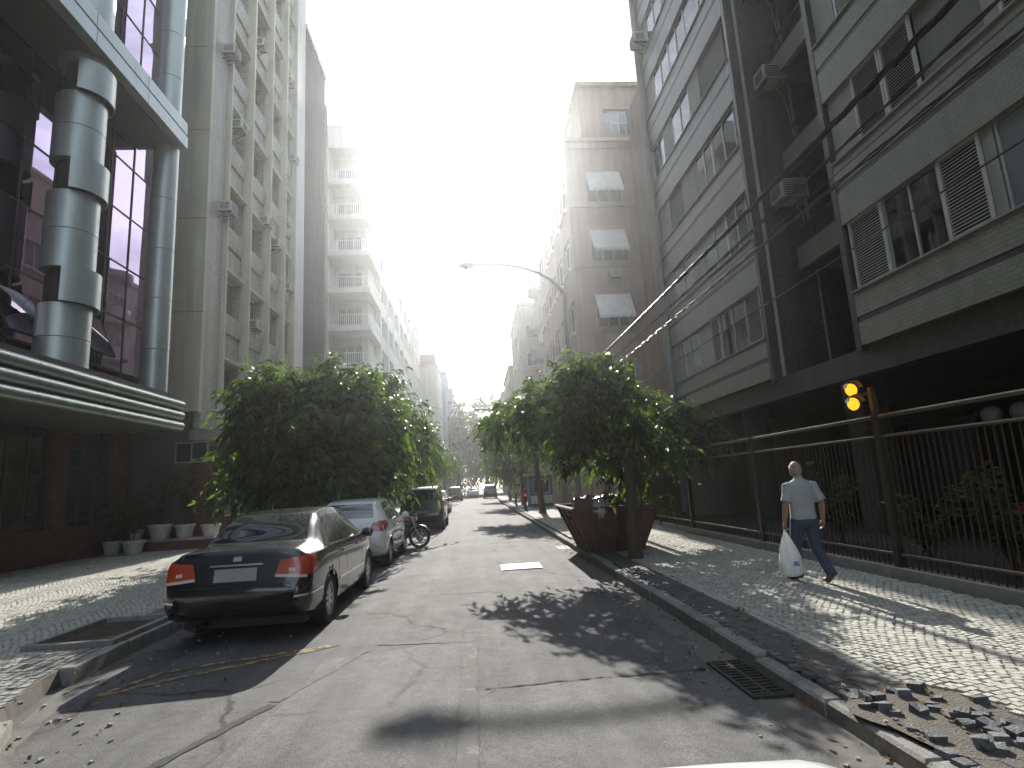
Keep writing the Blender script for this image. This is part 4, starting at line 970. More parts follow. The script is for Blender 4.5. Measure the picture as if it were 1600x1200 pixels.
# garage exit signal with two amber lamps on its post by the fence
sg = thing('warning_light', 'two amber warning lamps lit on a post at the fence gate', 'warning light', (5.72, 7.73, 2.365))
MB().box(5.685, 5.755, 7.695, 7.765, 2.365, 2.74).build('post', MATS['brown_iron'], sg)
MB().tube([(5.72, 7.73, 2.66), (5.60, 8.02, 2.66)], 0.02, 8).build('arm', MATS['brown_iron'], sg)
MB().box(5.50, 5.66, 7.99, 8.07, 2.43, 2.86).build('housing', MATS['black_plastic'], sg)
for z in (2.75, 2.54):
    o = MB().lathe([(0.095, 0), (0.09, -0.035), (0.06, -0.06), (0.0, -0.07)], 20, (5.58, 7.985, z), axis='y').build('lamp', mat('amber_lens', (0.55, 0.22, 0.01), rough=0.15, var=0.1, emit=(1.0, 0.40, 0.02), estr=0.85), sg)
    MB().lathe([(0.105, 0.0), (0.11, -0.03), (0.10, -0.03), (0.095, 0.0)], 20, (5.58, 7.985, z), axis='y').build('bezel', MATS['black_plastic'], sg)
    MB().lathe([(0.12, -0.01), (0.135, -0.12), (0.128, -0.12), (0.113, -0.01)], 12, (5.58, 7.985, z), axis='y', a0=0.2, a1=PI-0.2).build('visor', MATS['black_plastic'], sg)

# ---------------------------------------------------------------- right: pinkish corner building with awnings
mat('pink_render', (0.36, 0.275, 0.22), rough=0.88, var=0.12, scale=0.8, streak=0.3, bump=0.15)
pk = thing('pink_building', 'dusty pink apartment block with white awnings on its flank', 'building', (8, 34, 0))
so = Plane((0, 29.2, 0), (1, 0, 0), (0, -1, 0)); PXF = 5.8
sops = [(6.9, 8.75, 17.0, 18.75), (6.9, 8.75, 13.5, 15.25), (6.9, 8.75, 9.75, 11.5), (6.9, 8.75, 6.1, 7.85)]
q = MB(); so.holes(q, PXF, 12.0, 0.1, 20.7, sops, 0.3); so.holes(q, 6.85, 12.0, 20.9, 24.2, [(8.25, 10.0, 21.2, 22.8)], 0.3, -0.05)
pf = Plane((PXF, 0, 0), (0, 1, 0), (-1, 0, 0))
fops = [(30.0+2.8*j, 31.9+2.8*j, z, z+1.75) for j in range(5) for z in (6.1, 9.75, 13.5, 17.0)]
pf.holes(q, 29.2, 43.9, 0.1, 20.7, fops, 0.3); q.quad((6.85, 29.25, 20.9), (6.85, 43.9, 20.9), (6.85, 43.9, 24.2), (6.85, 29.25, 24.2))
q.build('wall', MATS['pink_render'], pk)
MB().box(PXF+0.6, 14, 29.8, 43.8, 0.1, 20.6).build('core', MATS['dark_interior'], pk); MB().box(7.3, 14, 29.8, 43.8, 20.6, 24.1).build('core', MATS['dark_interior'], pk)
MB().box(PXF-0.15, 14, 29.1, 43.9, 20.7, 20.9).build('cornice', MATS['cream_render'], pk); MB().box(6.7, 14, 29.05, 43.9, 24.2, 24.45).build('roof', MATS['pink_render'], pk)
for o in sops: window(pk, so, *o, -0.2, MATS['white_frame'], MATS['window_glass'], n=3)
window(pk, so, 8.25, 10.0, 21.2, 22.8, -0.25, MATS['white_frame'], MATS['pale_window_glass'], n=4, bars=1)
for z in (20.25, 16.65, 13.1, 9.4, 5.8):
    q = MB(); so.box(q, PXF+0.05, 12.0, z, z+0.14, -0.02, 0.06); q.build('string_course', MATS['pink_render'], pk)
aw = mat('awning_cloth', (0.66, 0.66, 0.62), rough=0.85, var=0.08, streak=0.15)
for (a, b, z0, z1) in sops[:3]:
    q = MB(); A = [so.p(a-0.05, z1+0.05, 0.03), so.p(b+0.05, z1+0.05, 0.03), so.p(b+0.05, z0+0.45, 0.75), so.p(a-0.05, z0+0.45, 0.75)]
    q.add(A+[(x, y, z-0.02) for x, y, z in A], [(0, 1, 2, 3), (7, 6, 5, 4), (0, 4, 5, 1), (1, 5, 6, 2), (2, 6, 7, 3), (3, 7, 4, 0)]); o = q.build('awning', aw, pk)
    V_ = []
    for i in range(13):
        u = a-0.05+(b-a+0.1)*i/12; V_ += [so.p(u, z0+0.45, 0.76), so.p(u, z0+0.30-0.05*(i % 2), 0.76)]
    MB().add(V_, [(2*i, 2*i+1, 2*i+3, 2*i+2) for i in range(12)]).build('valance', aw, o)
    q = MB()
    for u in (a, b): q.tube([so.p(u, z0+0.2, 0.02), so.p(u, z0+0.46, 0.74)], 0.012, 5)
    q.build('awning_arm', MATS['alu'], o)
ac_unit(pk, so, 8.05, 12.45, -0.02, 0.65, 0.42, 0.4)
for o in fops: window(pk, pf, *[round(v, 3) for v in o], -0.2, MATS['white_frame'], MATS['window_glass'], n=2)
for z in (5.8, 9.4, 13.1, 16.65):
    for j in range(5):
        q = MB(); pf.box(q, 29.9+2.8*j, 32.0+2.8*j, z+0.15, z+0.28, -0.02, 0.18); q.build('window_ledge', MATS['white_render'], pk)
# recessed part beside the tiled block, with shutters open
MB().box(9.6, 14, 23.0, 29.1, 0.1, 22.4).build('rear_wing', MATS['pink_render'], pk)
rw = Plane((9.6, 0, 0), (0, 1, 0), (-1, 0, 0))
for z in (5.9, 9.4, 12.95, 16.3, 19.6): window(pk, rw, 23.9, 25.6, z, z+1.7, 0.02, MATS['white_frame'], MATS['window_glass'], n=2)

# ---------------------------------------------------------------- right: block with rounded balconies, farther houses
cbm = mat('grey_render', (0.42, 0.40, 0.36), rough=0.85, var=0.1, scale=0.7, streak=0.25)
rb = thing('rounded_building', 'grey block with stacked rounded bay balconies', 'building', (8, 50, 0))
MB().box(7.1, 14, 44, 58, 0.1, 20.4).build('core', cbm, rb); MB().box(6.95, 14, 43.95, 58.1, 20.4, 20.8).build('roof', MATS['concrete'], rb)
rpl = Plane((7.1, 0, 0), (0, 1, 0), (-1, 0, 0))
for k in range(5):
    z = 4.2+3.1*k
    for yc in (47.0, 54.0):
        MB().lathe([(0.0, z-0.2), (1.35, z-0.2), (1.4, z-0.15), (1.4, z+0.95), (1.3, z+0.95), (1.3, z), (0, z)], 20, (7.3, yc, 0), a0=PI*0.5, a1=PI*1.5).build('balcony', cbm, rb)
        window(rb, rpl, yc-1.2, yc+1.2, z+0.05, z+2.3, 0.02, MATS['white_frame'], MATS['window_glass'], n=3)
    window(rb, rpl, 49.8, 51.4, z+0.8, z+2.2, 0.02, MATS['white_frame'], MATS['window_glass'], n=2)
for yc in (47.0, 54.0):
    MB().lathe([(0.0, 20.0), (1.4, 20.0), (1.5, 20.2), (1.5, 20.6), (0, 20.9)], 20, (7.3, yc, 0), a0=PI*0.5, a1=PI*1.5).build('bay_roof', MATS['concrete'], rb)
plain_building('apartment_building', 'tall beige block past the rounded balconies', 5.3, 16, 58.5, 72, 20.5, mat('beige_wall', (0.42, 0.38, 0.30), rough=0.85, var=0.1, streak=0.2), 6, ny=4, south_n=4)
t = plain_building('apartment_building', 'lower ochre block with roof railing on the right', 4.9, 16, 72.5, 86, 16.6, mat('ochre_wall', (0.45, 0.37, 0.24), rough=0.85, var=0.1, streak=0.2), 5, ny=4, south_n=4)
railing(t, Plane((0, 72.6, 0), (1, 0, 0), (0, -1, 0)), 5.0, 15.5, 16.95, 1.2, -0.2, MATS['iron'], 0.4)
plain_building('apartment_building', 'pale house at the far right end of the street', 4.7, 16, 86.5, 104, 15.5, MATS['white_render'], 4, ny=5, south_n=4)
# ---------------------------------------------------------------- trees and plants
mat('bark', (0.085, 0.062, 0.042), rough=0.95, var=0.35, scale=9, bump=0.9, bscale=22, stretch=(3, 3, 0.6))
leaf_mat('tree_leaf', (0.034, 0.06, 0.019), (0.115, 0.20, 0.028), rough=0.45)
leaf_mat('far_leaf', (0.035, 0.06, 0.022), (0.11, 0.18, 0.04), rough=0.5)
leaf_mat('shrub_leaf', (0.028, 0.052, 0.018), (0.09, 0.16, 0.03), rough=0.4)
leaf_mat('dry_leaf', (0.14, 0.085, 0.035), (0.2, 0.12, 0.04), rough=0.6)
def unit(v): return v/np.maximum(1e-6, np.linalg.norm(v, axis=-1, keepdims=True))
def leaves_mesh(name, pos, d, L_, width=0.40, droop=0.25, fold=0.12):
    """pointed leaves folded along the midrib: pos and direction arrays"""
    n = len(pos); d = unit(d)
    up = np.tile(np.array([[0, 0, 1.0]]), (n, 1)) + rng.normal(0, 0.45, (n, 3))
    s = unit(np.cross(d, up)); nn = unit(np.cross(s, d)); L_ = L_[:, None]; w = L_*width*0.5
    base = pos; mid = pos+d*L_*0.5 - nn*L_*fold*0.5; tip = pos+d*L_ + np.array([[0, 0, -1]])*L_*droop
    l = pos+d*L_*0.45+s*w+nn*L_*fold*0.6; r = pos+d*L_*0.45-s*w+nn*L_*fold*0.6
    V = np.stack([base, l, mid, r, tip], 1).reshape(-1, 3)
    i = np.arange(n)[:, None]*5
    Fc = np.concatenate([i+np.array([[0, 2, 1]]), i+np.array([[1, 2, 4]]), i+np.array([[0, 3, 2]]), i+np.array([[3, 4, 2]])], 1).reshape(-1)
    me = bpy.data.meshes.new(name); me.vertices.add(len(V)); me.vertices.foreach_set('co', V.ravel())
    nf = n*4; me.loops.add(nf*3); me.loops.foreach_set('vertex_index', Fc.astype(np.int32)); me.polygons.add(nf)
    me.polygons.foreach_set('loop_start', np.arange(nf, dtype=np.int32)*3); me.update(calc_edges=True); return me
def crown_leaves(lobes, n_twigs, per, leaf, seed=0):
    r = np.random.default_rng(seed); vol = np.array([a[1][0]*a[1][1]*a[1][2] for a in lobes])**0.75; vol = vol/vol.sum()
    k = r.choice(len(lobes), n_twigs, p=vol)
    C_ = np.array([a[0] for a in lobes])[k]; Rr = np.array([a[1] for a in lobes])[k]
    v = unit(r.normal(0, 1, (n_twigs, 3))); rad = r.uniform(0.35, 1.0, (n_twigs, 1))**0.55
    # clumps: pull twigs toward clump centres so gaps open between them
    ncl = max(12, n_twigs//22); cv = unit(r.normal(0, 1, (ncl, 3))); near = np.argmax(v @ cv.T, 1)
    v = unit(v*0.5 + cv[near]*0.62); rad = rad*(0.74+0.42*r.random(ncl)[near])[:, None]
    P0 = C_+v*Rr*rad
    tw = unit(v*0.8 + r.normal(0, 0.55, (n_twigs, 3)) + np.array([[0, 0, 0.1]])); tl = r.uniform(1.3, 2.8, (n_twigs, 1))*leaf; lg = (rad > 0.86) & (r.random((n_twigs, 1)) < 0.5); tl = np.where(lg, tl*r.uniform(1.6, 2.6, (n_twigs, 1)), tl); P0 = np.where(lg, P0-tw*tl*0.25, P0)
    pos, dr, ln = [], [], []
    for j in range(per):
        t = (j+0.5)/per
        p = P0+tw*tl*t + np.array([[0, 0, -1]])*tl*t*t*0.35
        sd = np.cross(tw, np.array([[0, 0, 1.0]])); sd = unit(sd)*(1 if j % 2 else -1)
        pos.append(p+r.normal(0, 0.02, p.shape)); dr.append(tw*0.55+sd*0.75+np.array([[0, 0, -0.45]])+r.normal(0, 0.28, p.shape)); ln.append(leaf*r.uniform(0.65, 1.2, n_twigs))
    ii = np.nonzero(lg[:, 0])[0]; sp = [[P0[i]+tw[i]*tl[i]*t+np.array([0, 0, -1])*tl[i]*t*t*0.35 for t in (0, 0.33, 0.66, 1)] for i in ii]
    return np.concatenate(pos), np.concatenate(dr), np.concatenate(ln), sp
def tree(name, label, base, top, r0, lobes, n_twigs, per=9, leaf=0.2, seed=1, m='tree_leaf', group=None, lean=(0, 0)):
    t = thing(name, label, 'tree', base, group)
    rr = random.Random(seed); b = Vector(base); tp = Vector(top); q = MB()
    pts = [b+(tp-b)*s+Vector((rr.uniform(-0.04, 0.04)*(1 if 0 < s < 1 else 0), rr.uniform(-0.04, 0.04), 0)) for s in (0, 0.06, 0.25, 0.5, 0.75, 1)]
    q.tube(pts, [r0*1.35, r0*1.08, r0, r0*0.92, r0*0.85, r0*0.75], 12)
    for (c, R_) in lobes:
        c = Vector(c); R_ = Vector(R_); mid = tp.lerp(c, 0.5)+Vector((rr.uniform(-0.15, 0.15), rr.uniform(-0.15, 0.15), 0.12))
        q.tube([tp-Vector((0, 0, r0*0.5)), mid, c], [r0*0.55, r0*0.4, r0*0.25], 8)
        for _ in range(7):
            v = Vector((rr.gauss(0, 1), rr.gauss(0, 1), rr.gauss(0.2, 0.8))).normalized(); e = c+Vector((v.x*R_.x, v.y*R_.y, v.z*R_.z))*0.85
            s = mid.lerp(c, rr.uniform(0.2, 1)); q.tube([s, s.lerp(e, 0.5)+Vector((0, 0, 0.1)), e], [r0*0.2, r0*0.12, r0*0.05], 5)
    P_, D_, L_, sp = crown_leaves(lobes, n_twigs, per, leaf, seed)
    for pts in sp: q.tube(pts, [leaf*0.045, leaf*0.035, leaf*0.025, leaf*0.015], 4, cap=False)
    q.build('trunk', MATS['bark'], t)
    k = P_[:, 2] > 0.35
    o = link('crown', leaves_mesh('crown', P_[k], D_[k], L_[k]), MATS[m], t); stuff(o)
    return t
tree('street_tree', 'broad leafy street tree spreading over the white hatchback', (-4.75, 15.6, ZP), (-4.7, 15.5, 2.5), 0.13,
     [((-4.6, 15.5, 3.6), (1.5, 1.6, 1.3)), ((-3.1, 16.2, 3.5), (1.0, 1.2, 1.3)), ((-5.6, 15.2, 3.2), (0.75, 1.0, 1.3)), ((-4.4, 15.0, 2.3), (1.5, 1.0, 0.8)), ((-5.3, 15.0, 4.5), (0.8, 0.8, 0.5)), ((-3.7, 15.8, 4.75), (0.9, 0.9, 0.5)), ((-2.9, 15.8, 2.4), (0.8, 0.9, 0.7))], 1250, 11, 0.27, 3)
tree('street_tree', 'dense street tree behind the motorcycle', (-4.7, 21.5, ZP), (-4.5, 21.5, 2.6), 0.14,
     [((-4.4, 21.6, 4.3), (2.2, 2.0, 1.6)), ((-2.9, 22.0, 3.6), (1.2, 1.4, 1.4)), ((-6.0, 21.5, 3.9), (1.3, 1.3, 1.4)), ((-4.0, 21.0, 5.4), (1.4, 1.3, 0.7)), ((-4.2, 21.0, 2.6), (1.8, 1.3, 0.9))], 1000, 11, 0.29, 4)
tree('street_tree', 'street tree beyond the dark parked utility vehicle', (-4.8, 30, ZP), (-4.6, 30, 2.8), 0.15,
     [((-4.3, 30, 4.6), (2.3, 2.2, 1.7)), ((-2.9, 30.4, 3.6), (1.1, 1.4, 1.5)), ((-5.6, 29.6, 4.2), (1.5, 1.5, 1.5))], 700, 10, 0.3, 5)
tree('street_tree', 'leafy street tree growing at the kerb in front of the skip', (2.98, 11.15, ZP), (3.05, 11.2, 2.3), 0.12,
     [((2.7, 11.4, 3.0), (0.85, 1.0, 0.95)), ((2.35, 11.4, 3.35), (0.8, 0.9, 0.75)), ((5.2, 14.4, 2.75), (0.95, 0.8, 0.75)), ((6.1, 14.6, 2.6), (0.6, 0.6, 0.45)), ((4.45, 14.6, 3.1), (0.8, 0.7, 0.8)), ((2.4, 11.2, 3.75), (0.6, 0.7, 0.4)), ((3.6, 12.6, 2.7), (0.6, 0.6, 0.5)), ((3.4, 11.9, 2.1), (0.8, 0.6, 0.55)), ((1.6, 12.4, 3.3), (0.8, 0.9, 0.6)), ((0.85, 12.9, 3.2), (0.5, 0.6, 0.3)), ((2.5, 12.2, 2.5), (0.7, 0.7, 0.7))], 1050, 11, 0.2, 6)
tree('street_tree', 'slim street tree with pale painted trunk beside the right kerb', (3.3, 29.6, ZP), (3.1, 29.5, 3.4), 0.16,
     [((2.4, 29.4, 4.9), (1.9, 1.9, 1.2)), ((3.5, 29.2, 5.2), (1.6, 1.6, 1.2)), ((1.2, 29.6, 4.4), (1.0, 1.2, 0.8)), ((3.4, 29.4, 3.7), (1.4, 1.2, 0.7))], 700, 10, 0.28, 7)
for (i, x, y, h, lab) in ((0, 3.4, 43, 5.4, 'street tree in front of the rounded balcony building'), (1, 3.4, 60, 5.8, 'street tree in front of the tall beige block'), (2, -4.8, 44, 5.6, 'street tree in front of the white balcony building'), (3, -4.8, 62, 6.0, 'street tree halfway along the white balcony building'), (4, -4.6, 84, 6.5, 'street tree in front of the greyish apartment block')):
    tree('street_tree', lab, (x, y, ZP), (x, y, 2.8), 0.15, [((x-0.2*np.sign(x), y, h-1.3), (2.3, 2.4, 1.8)), ((x-1.2*np.sign(x), y+0.5, h-1.8), (1.4, 1.5, 1.3))], 420, 9, 0.36, 20+i, 'far_leaf')
for (i, x, y, h, w, lab) in ((0, -3.4, 112, 19, 5.5, 'tall dark tree closing the street on its left side'), (1, 2.2, 120, 21, 6.5, 'tallest dark tree closing the end of the street'), (2, 8.5, 114, 20, 6.0, 'tall dark tree closing the street on its right side'), (3, -9, 128, 21, 7, 'dark tree behind the far lilac house'), (4, 15, 126, 22, 7, 'dark tree behind the far pale house')):
    tree('park_tree', lab, (x, y, 0), (x, y, 6), 0.45, [((x, y, h-6), (w, w, 6)), ((x-2.5, y-1, h-10), (w*0.7, w*0.7, 5)), ((x+2.5, y-1, h-10.5), (w*0.7, w*0.7, 5)), ((x, y-2, 6), (w*0.9, w*0.6, 4))], 1100, 8, 0.75, 40+i, 'far_leaf')

# potted plants in front of the office building
def pot_plant(x, y, z, r_, h, ph, label, seed, kind=0):
    t = thing('potted_plant', label, 'potted plant', (x, y, z), 'potted plants by the office building')
    MB().lathe([(0.0, 0), (r_*0.68, 0), (r_*0.74, h*0.1), (r_*0.95, h*0.8), (r_*1.06, h*0.82), (r_*1.06, h), (r_*0.94, h), (r_*0.9, h*0.86), (0, h*0.86)], 22, (x, y, z)).build('pot', mat('pot_white', (0.46, 0.45, 0.42), rough=0.6, var=0.15, scale=5, streak=0.2), t)
    MB().lathe([(0, h*0.9), (r_*0.9, h*0.88)], 16, (x, y, z)).build('soil', MATS['soil'], t)
    q = MB(); R_ = random.Random(seed); P_, D_, L_ = [], [], []
    for s in range(7):
        a = R_.uniform(0, 2*PI); sp_ = R_.uniform(0.15, 0.5); hh = ph*R_.uniform(0.6, 1.0); pts = []
        for k in range(6):
            u = k/5; pts.append((x+math.cos(a)*sp_*u*u, y+math.sin(a)*sp_*u*u, z+h*0.86+hh*u))
        q.tube(pts, [0.018, 0.016, 0.013, 0.01, 0.008, 0.006], 5)
        for k in range(26):
            u = R_.uniform(0.25, 1); i = min(4, int(u*5)); p = Vector(pts[i]).lerp(Vector(pts[i+1]), u*5-i); b = R_.uniform(0, 2*PI)
            P_.append(p); D_.append((math.cos(b), math.sin(b), R_.uniform(-0.3, 0.7))); L_.append(R_.uniform(0.16, 0.3))
    q.build('stem', MATS['bark'], t)
    stuff(link('foliage', leaves_mesh('foliage', np.array(P_), np.array(D_), np.array(L_), 0.3, 0.3), MATS['shrub_leaf'], t))
st_ = thing('planter_step', 'low brown brick step carrying the row of potted plants', 'step', (-10.6, 20.7, ZP))
MB().box(-11.9, -8.4, 20.15, 21.0, ZP-0.02, 0.42).build('riser', MATS['brown_brick'], st_); MB().box(-11.93, -8.37, 20.12, 21.02, 0.42, 0.47).build('tread', MATS['concrete'], st_)
pot_plant(-11.75, 19.6, ZP, 0.26, 0.42, 1.5, 'slim potted plant on the pavement at the step corner', 1)
pot_plant(-11.0, 19.45, ZP, 0.31, 0.42, 1.7, 'wider potted plant on the pavement before the step', 2)
pot_plant(-11.55, 20.55, 0.47, 0.22, 0.36, 1.6, 'potted plant standing at the shaded end of the step', 3)
pot_plant(-10.75, 20.5, 0.47, 0.36, 0.5, 2.3, 'tall plant in the largest white pot on the step', 4)
pot_plant(-9.95, 20.5, 0.47, 0.30, 0.46, 2.0, 'plant in a mid sized pot on the step beside the largest pot', 5)
pot_plant(-9.1, 20.5, 0.47, 0.30, 0.42, 2.2, 'bushy potted plant on the step end towards the tree', 6)

# garden behind the iron fence
def shrub(x, y, h, w, label, seed, flower=False, leaf=0.16):
    t = thing('garden_shrub', label, 'shrub', (x, y, ZP), 'shrubs behind the iron fence')
    R_ = random.Random(seed); q = MB(); P_, D_, L_ = [], [], []
    for s in range(9):
        a = R_.uniform(0, 2*PI); sp_ = R_.uniform(0.2, 1)*w; hh = h*R_.uniform(0.55, 1); pts = [(x+math.cos(a)*sp_*u, y+math.sin(a)*sp_*u, ZP+hh*u**0.8) for u in np.linspace(0, 1, 6)]
        q.tube(pts, [0.016, 0.014, 0.012, 0.01, 0.008, 0.005], 5)
        for k in range(34):
            u = R_.uniform(0.2, 1); i = min(4, int(u*5)); p = Vector(pts[i]).lerp(Vector(pts[i+1]), u*5-i); b = R_.uniform(0, 2*PI)
            P_.append(p); D_.append((math.cos(b), math.sin(b), R_.uniform(-0.3, 0.8))); L_.append(leaf*R_.uniform(0.7, 1.4))
    q.build('stem', MATS['bark'], t)
    stuff(link('foliage', leaves_mesh('foliage', np.array(P_), np.array(D_), np.array(L_), 0.45, 0.25), MATS['shrub_leaf'], t))
    if flower:
        for k in range(5):
            b = R_.uniform(0, 2*PI); o = MB().lathe([(0, 0), (0.035, 0.02), (0.05, 0.045), (0.0, 0.03)], 8, (x+w*0.7*math.cos(b), y+w*0.7*math.sin(b), ZP+h*R_.uniform(0.5, 0.95))).build('flower', mat('red_petal', (0.45, 0.03, 0.04), rough=0.5), t)
shrub(6.7, 5.6, 2.0, 0.55, 'tall leafy shrub behind the fence with large pale leaves', 11, leaf=0.24)
shrub(6.6, 6.9, 1.5, 0.5, 'shrub with red flowers behind the fence', 12, True)
shrub(6.9, 8.6, 1.2, 0.6, 'low rounded shrub behind the fence near the lamp post', 13)
shrub(6.8, 10.6, 1.6, 0.5, 'shrub behind the fence past the gate post', 14)
shrub(6.8, 4.4, 1.7, 0.5, 'bushy shrub at the near end of the fence', 15, leaf=0.2)
for (x, y, lab) in ((9.0, 9.3, 'round globe garden lamp farther under the raised block'), (9.0, 8.75, 'round globe garden lamp nearer the fence end under the block')):
    t = thing('globe_lamp', lab, 'lamp', (x, y, ZP))
    MB().tube([(x, y, ZP), (x, y, 2.22)], 0.03, 8).build('pole', MATS['iron'], t)
    MB().lathe([(0.0, -0.16)]+[(0.16*math.cos(a), 0.16*math.sin(a)) for a in np.linspace(-1.4, 1.4, 11)]+[(0, 0.16)], 18, (x, y, 2.38)).build('globe', mat('globe_white', (0.32, 0.32, 0.30), rough=0.3), t)

# ---------------------------------------------------------------- street lamps, poles, cables
mat('lamp_grey', (0.16, 0.165, 0.165), rough=0.5, metal=0.4, var=0.12, scale=3)
def street_lamp(x, y, h, reach, label):
    t = thing('street_lamp', label, 'street lamp', (x, y, ZP), 'street lamps on the right pavement')
    MB().lathe([(0.17, 0), (0.16, 0.5), (0.11, 0.55), (0.09, 3), (0.07, h-1.6)], 14, (x, y, ZP)).build('pole', MATS['lamp_grey'], t)
    P = [(x, y, h-1.5)]+[(x-reach*(u**1.5), y, h-1.5+1.5*math.sin(u*PI*0.55)/math.sin(PI*0.55)*1.0) for u in np.linspace(0.08, 1, 12)]
    MB().tube(P, [0.075]*4+[0.062]*9, 8).build('arm', MATS['lamp_grey'], t)
    e = P[-1]; q = MB()
    for sg_ in range(1): q.lathe([(0.0, -0.4), (0.07, -0.38), (0.14, -0.15), (0.15, 0.15), (0.07, 0.38), (0, 0.4)], 14, (e[0]-0.35, e[1], e[2]-0.02), axis='x')
    q.build('lamp_head', MATS['lamp_grey'], t)
    MB().lathe([(0.0, -0.11), (0.08, -0.09), (0.12, -0.03), (0.12, 0.0)], 14, (e[0]-0.38, e[1], e[2]-0.10)).build('lens', MATS['pale_window_glass'], t)
    return t
street_lamp(4.25, 24.0, 11.35, 3.9, 'tall grey street lamp reaching over the road by the pink building')
street_lamp(3.25, 57.0, 9.3, 2.4, 'street lamp standing before the tall beige block')
street_lamp(3.0, 92.0, 9.0, 2.4, 'distant street lamp near the far end of the street')
up = thing('utility_pole', 'concrete utility pole carrying the cables over the near pavement', 'pole', (4.2, -7.0, ZP))
MB().lathe([(0.16, 0), (0.11, 8.0), (0.0, 8.0)], 14, (4.2, -7.0, ZP)).build('mast', MATS['concrete'], up); MB().box(3.6, 4.8, -7.05, -6.95, 6.0, 6.1).build('crossarm', MATS['iron'], up)
cblk = mat('cable_black', (0.02, 0.018, 0.02), rough=0.38, var=0.2, scale=10, spec=0.6)
def cable(label, z0, z1, sag, r_, strands, x=4.2, dx=0.0, tw=0.022):
    t = thing('overhead_cable', label, 'cable', (x, 8, z0))
    N_ = 160
    for s in range(strands):
        pts = []
        for i in range(N_+1):
            u = i/N_; y = -7+31*u; a = u*150+s*2*PI/strands; k = tw if strands > 1 else 0
            pts.append((x+dx*(1-u)+k*math.cos(a), y, z0+(z1-z0)*u-sag*4*u*(1-u)+k*math.sin(a)))
        MB().tube(pts, r_, 6).build('strand', cblk, t)
cable('thick twisted bundle, uppermost of the overhead cables', 5.62, 5.75, 0.22, 0.018, 3, tw=0.023)
cable('pair of thin cables just below the thick bundle', 5.3, 5.3, 0.18, 0.013, 2, tw=0.015)
cable('middle overhead cable sagging below the pair', 4.85, 5.05, 0.10, 0.014, 2, dx=0.12, tw=0.017)
cable('fine wire close beside the middle overhead cable', 4.98, 5.0, 0.12, 0.006, 1, dx=-0.05)
cable('single thin wire, lowest of the overhead cables', 4.05, 3.95, 0.04, 0.009, 1)
# ---------------------------------------------------------------- vehicles
def car_paint(name, col, rough=0.28, metal=0.0):
    return mat(name, col, rough=rough, metal=metal, var=0.06, scale=3, coat=0.7, spec=0.5, dirt=(0.10, 0.095, 0.085), dirt_amt=0.16)
car_paint('paint_dark', (0.008, 0.011, 0.012), 0.22, 0.2); car_paint('paint_white', (0.72, 0.73, 0.72), 0.35); car_paint('paint_graphite', (0.03, 0.03, 0.034), 0.3, 0.3); car_paint('paint_silver', (0.35, 0.36, 0.37), 0.3, 0.6); car_paint('paint_red', (0.25, 0.02, 0.02))
mat('chrome', (0.7, 0.7, 0.7), rough=0.14, metal=1.0, var=0.03); mat('rim_alloy', (0.45, 0.45, 0.46), rough=0.3, metal=0.8, var=0.1)
mat('tail_red', (0.40, 0.055, 0.018), rough=0.16, var=0.25, scale=10, spec=0.7, coat=0.6); mat('tail_amber', (0.55, 0.16, 0.02), rough=0.16, var=0.2, scale=10); mat('tail_clear', (0.55, 0.5, 0.48), rough=0.16, var=0.1)
glass_mat('car_glass', (0.018, 0.022, 0.024), rough=0.03, spec=1.0); mat('plate_grey', (0.26, 0.26, 0.25), rough=0.6, var=0.15)
def smooth1(a, k):
    if k <= 0: return a
    ker = np.hanning(2*k+3)[1:-1]; ker /= ker.sum(); p = np.pad(a, k, mode='edge'); p[:k] = 2*a[0]-a[1:k+1][::-1]; p[-k:] = 2*a[-1]-a[-k-1:-1][::-1]
    return np.convolve(p, ker, 'valid')
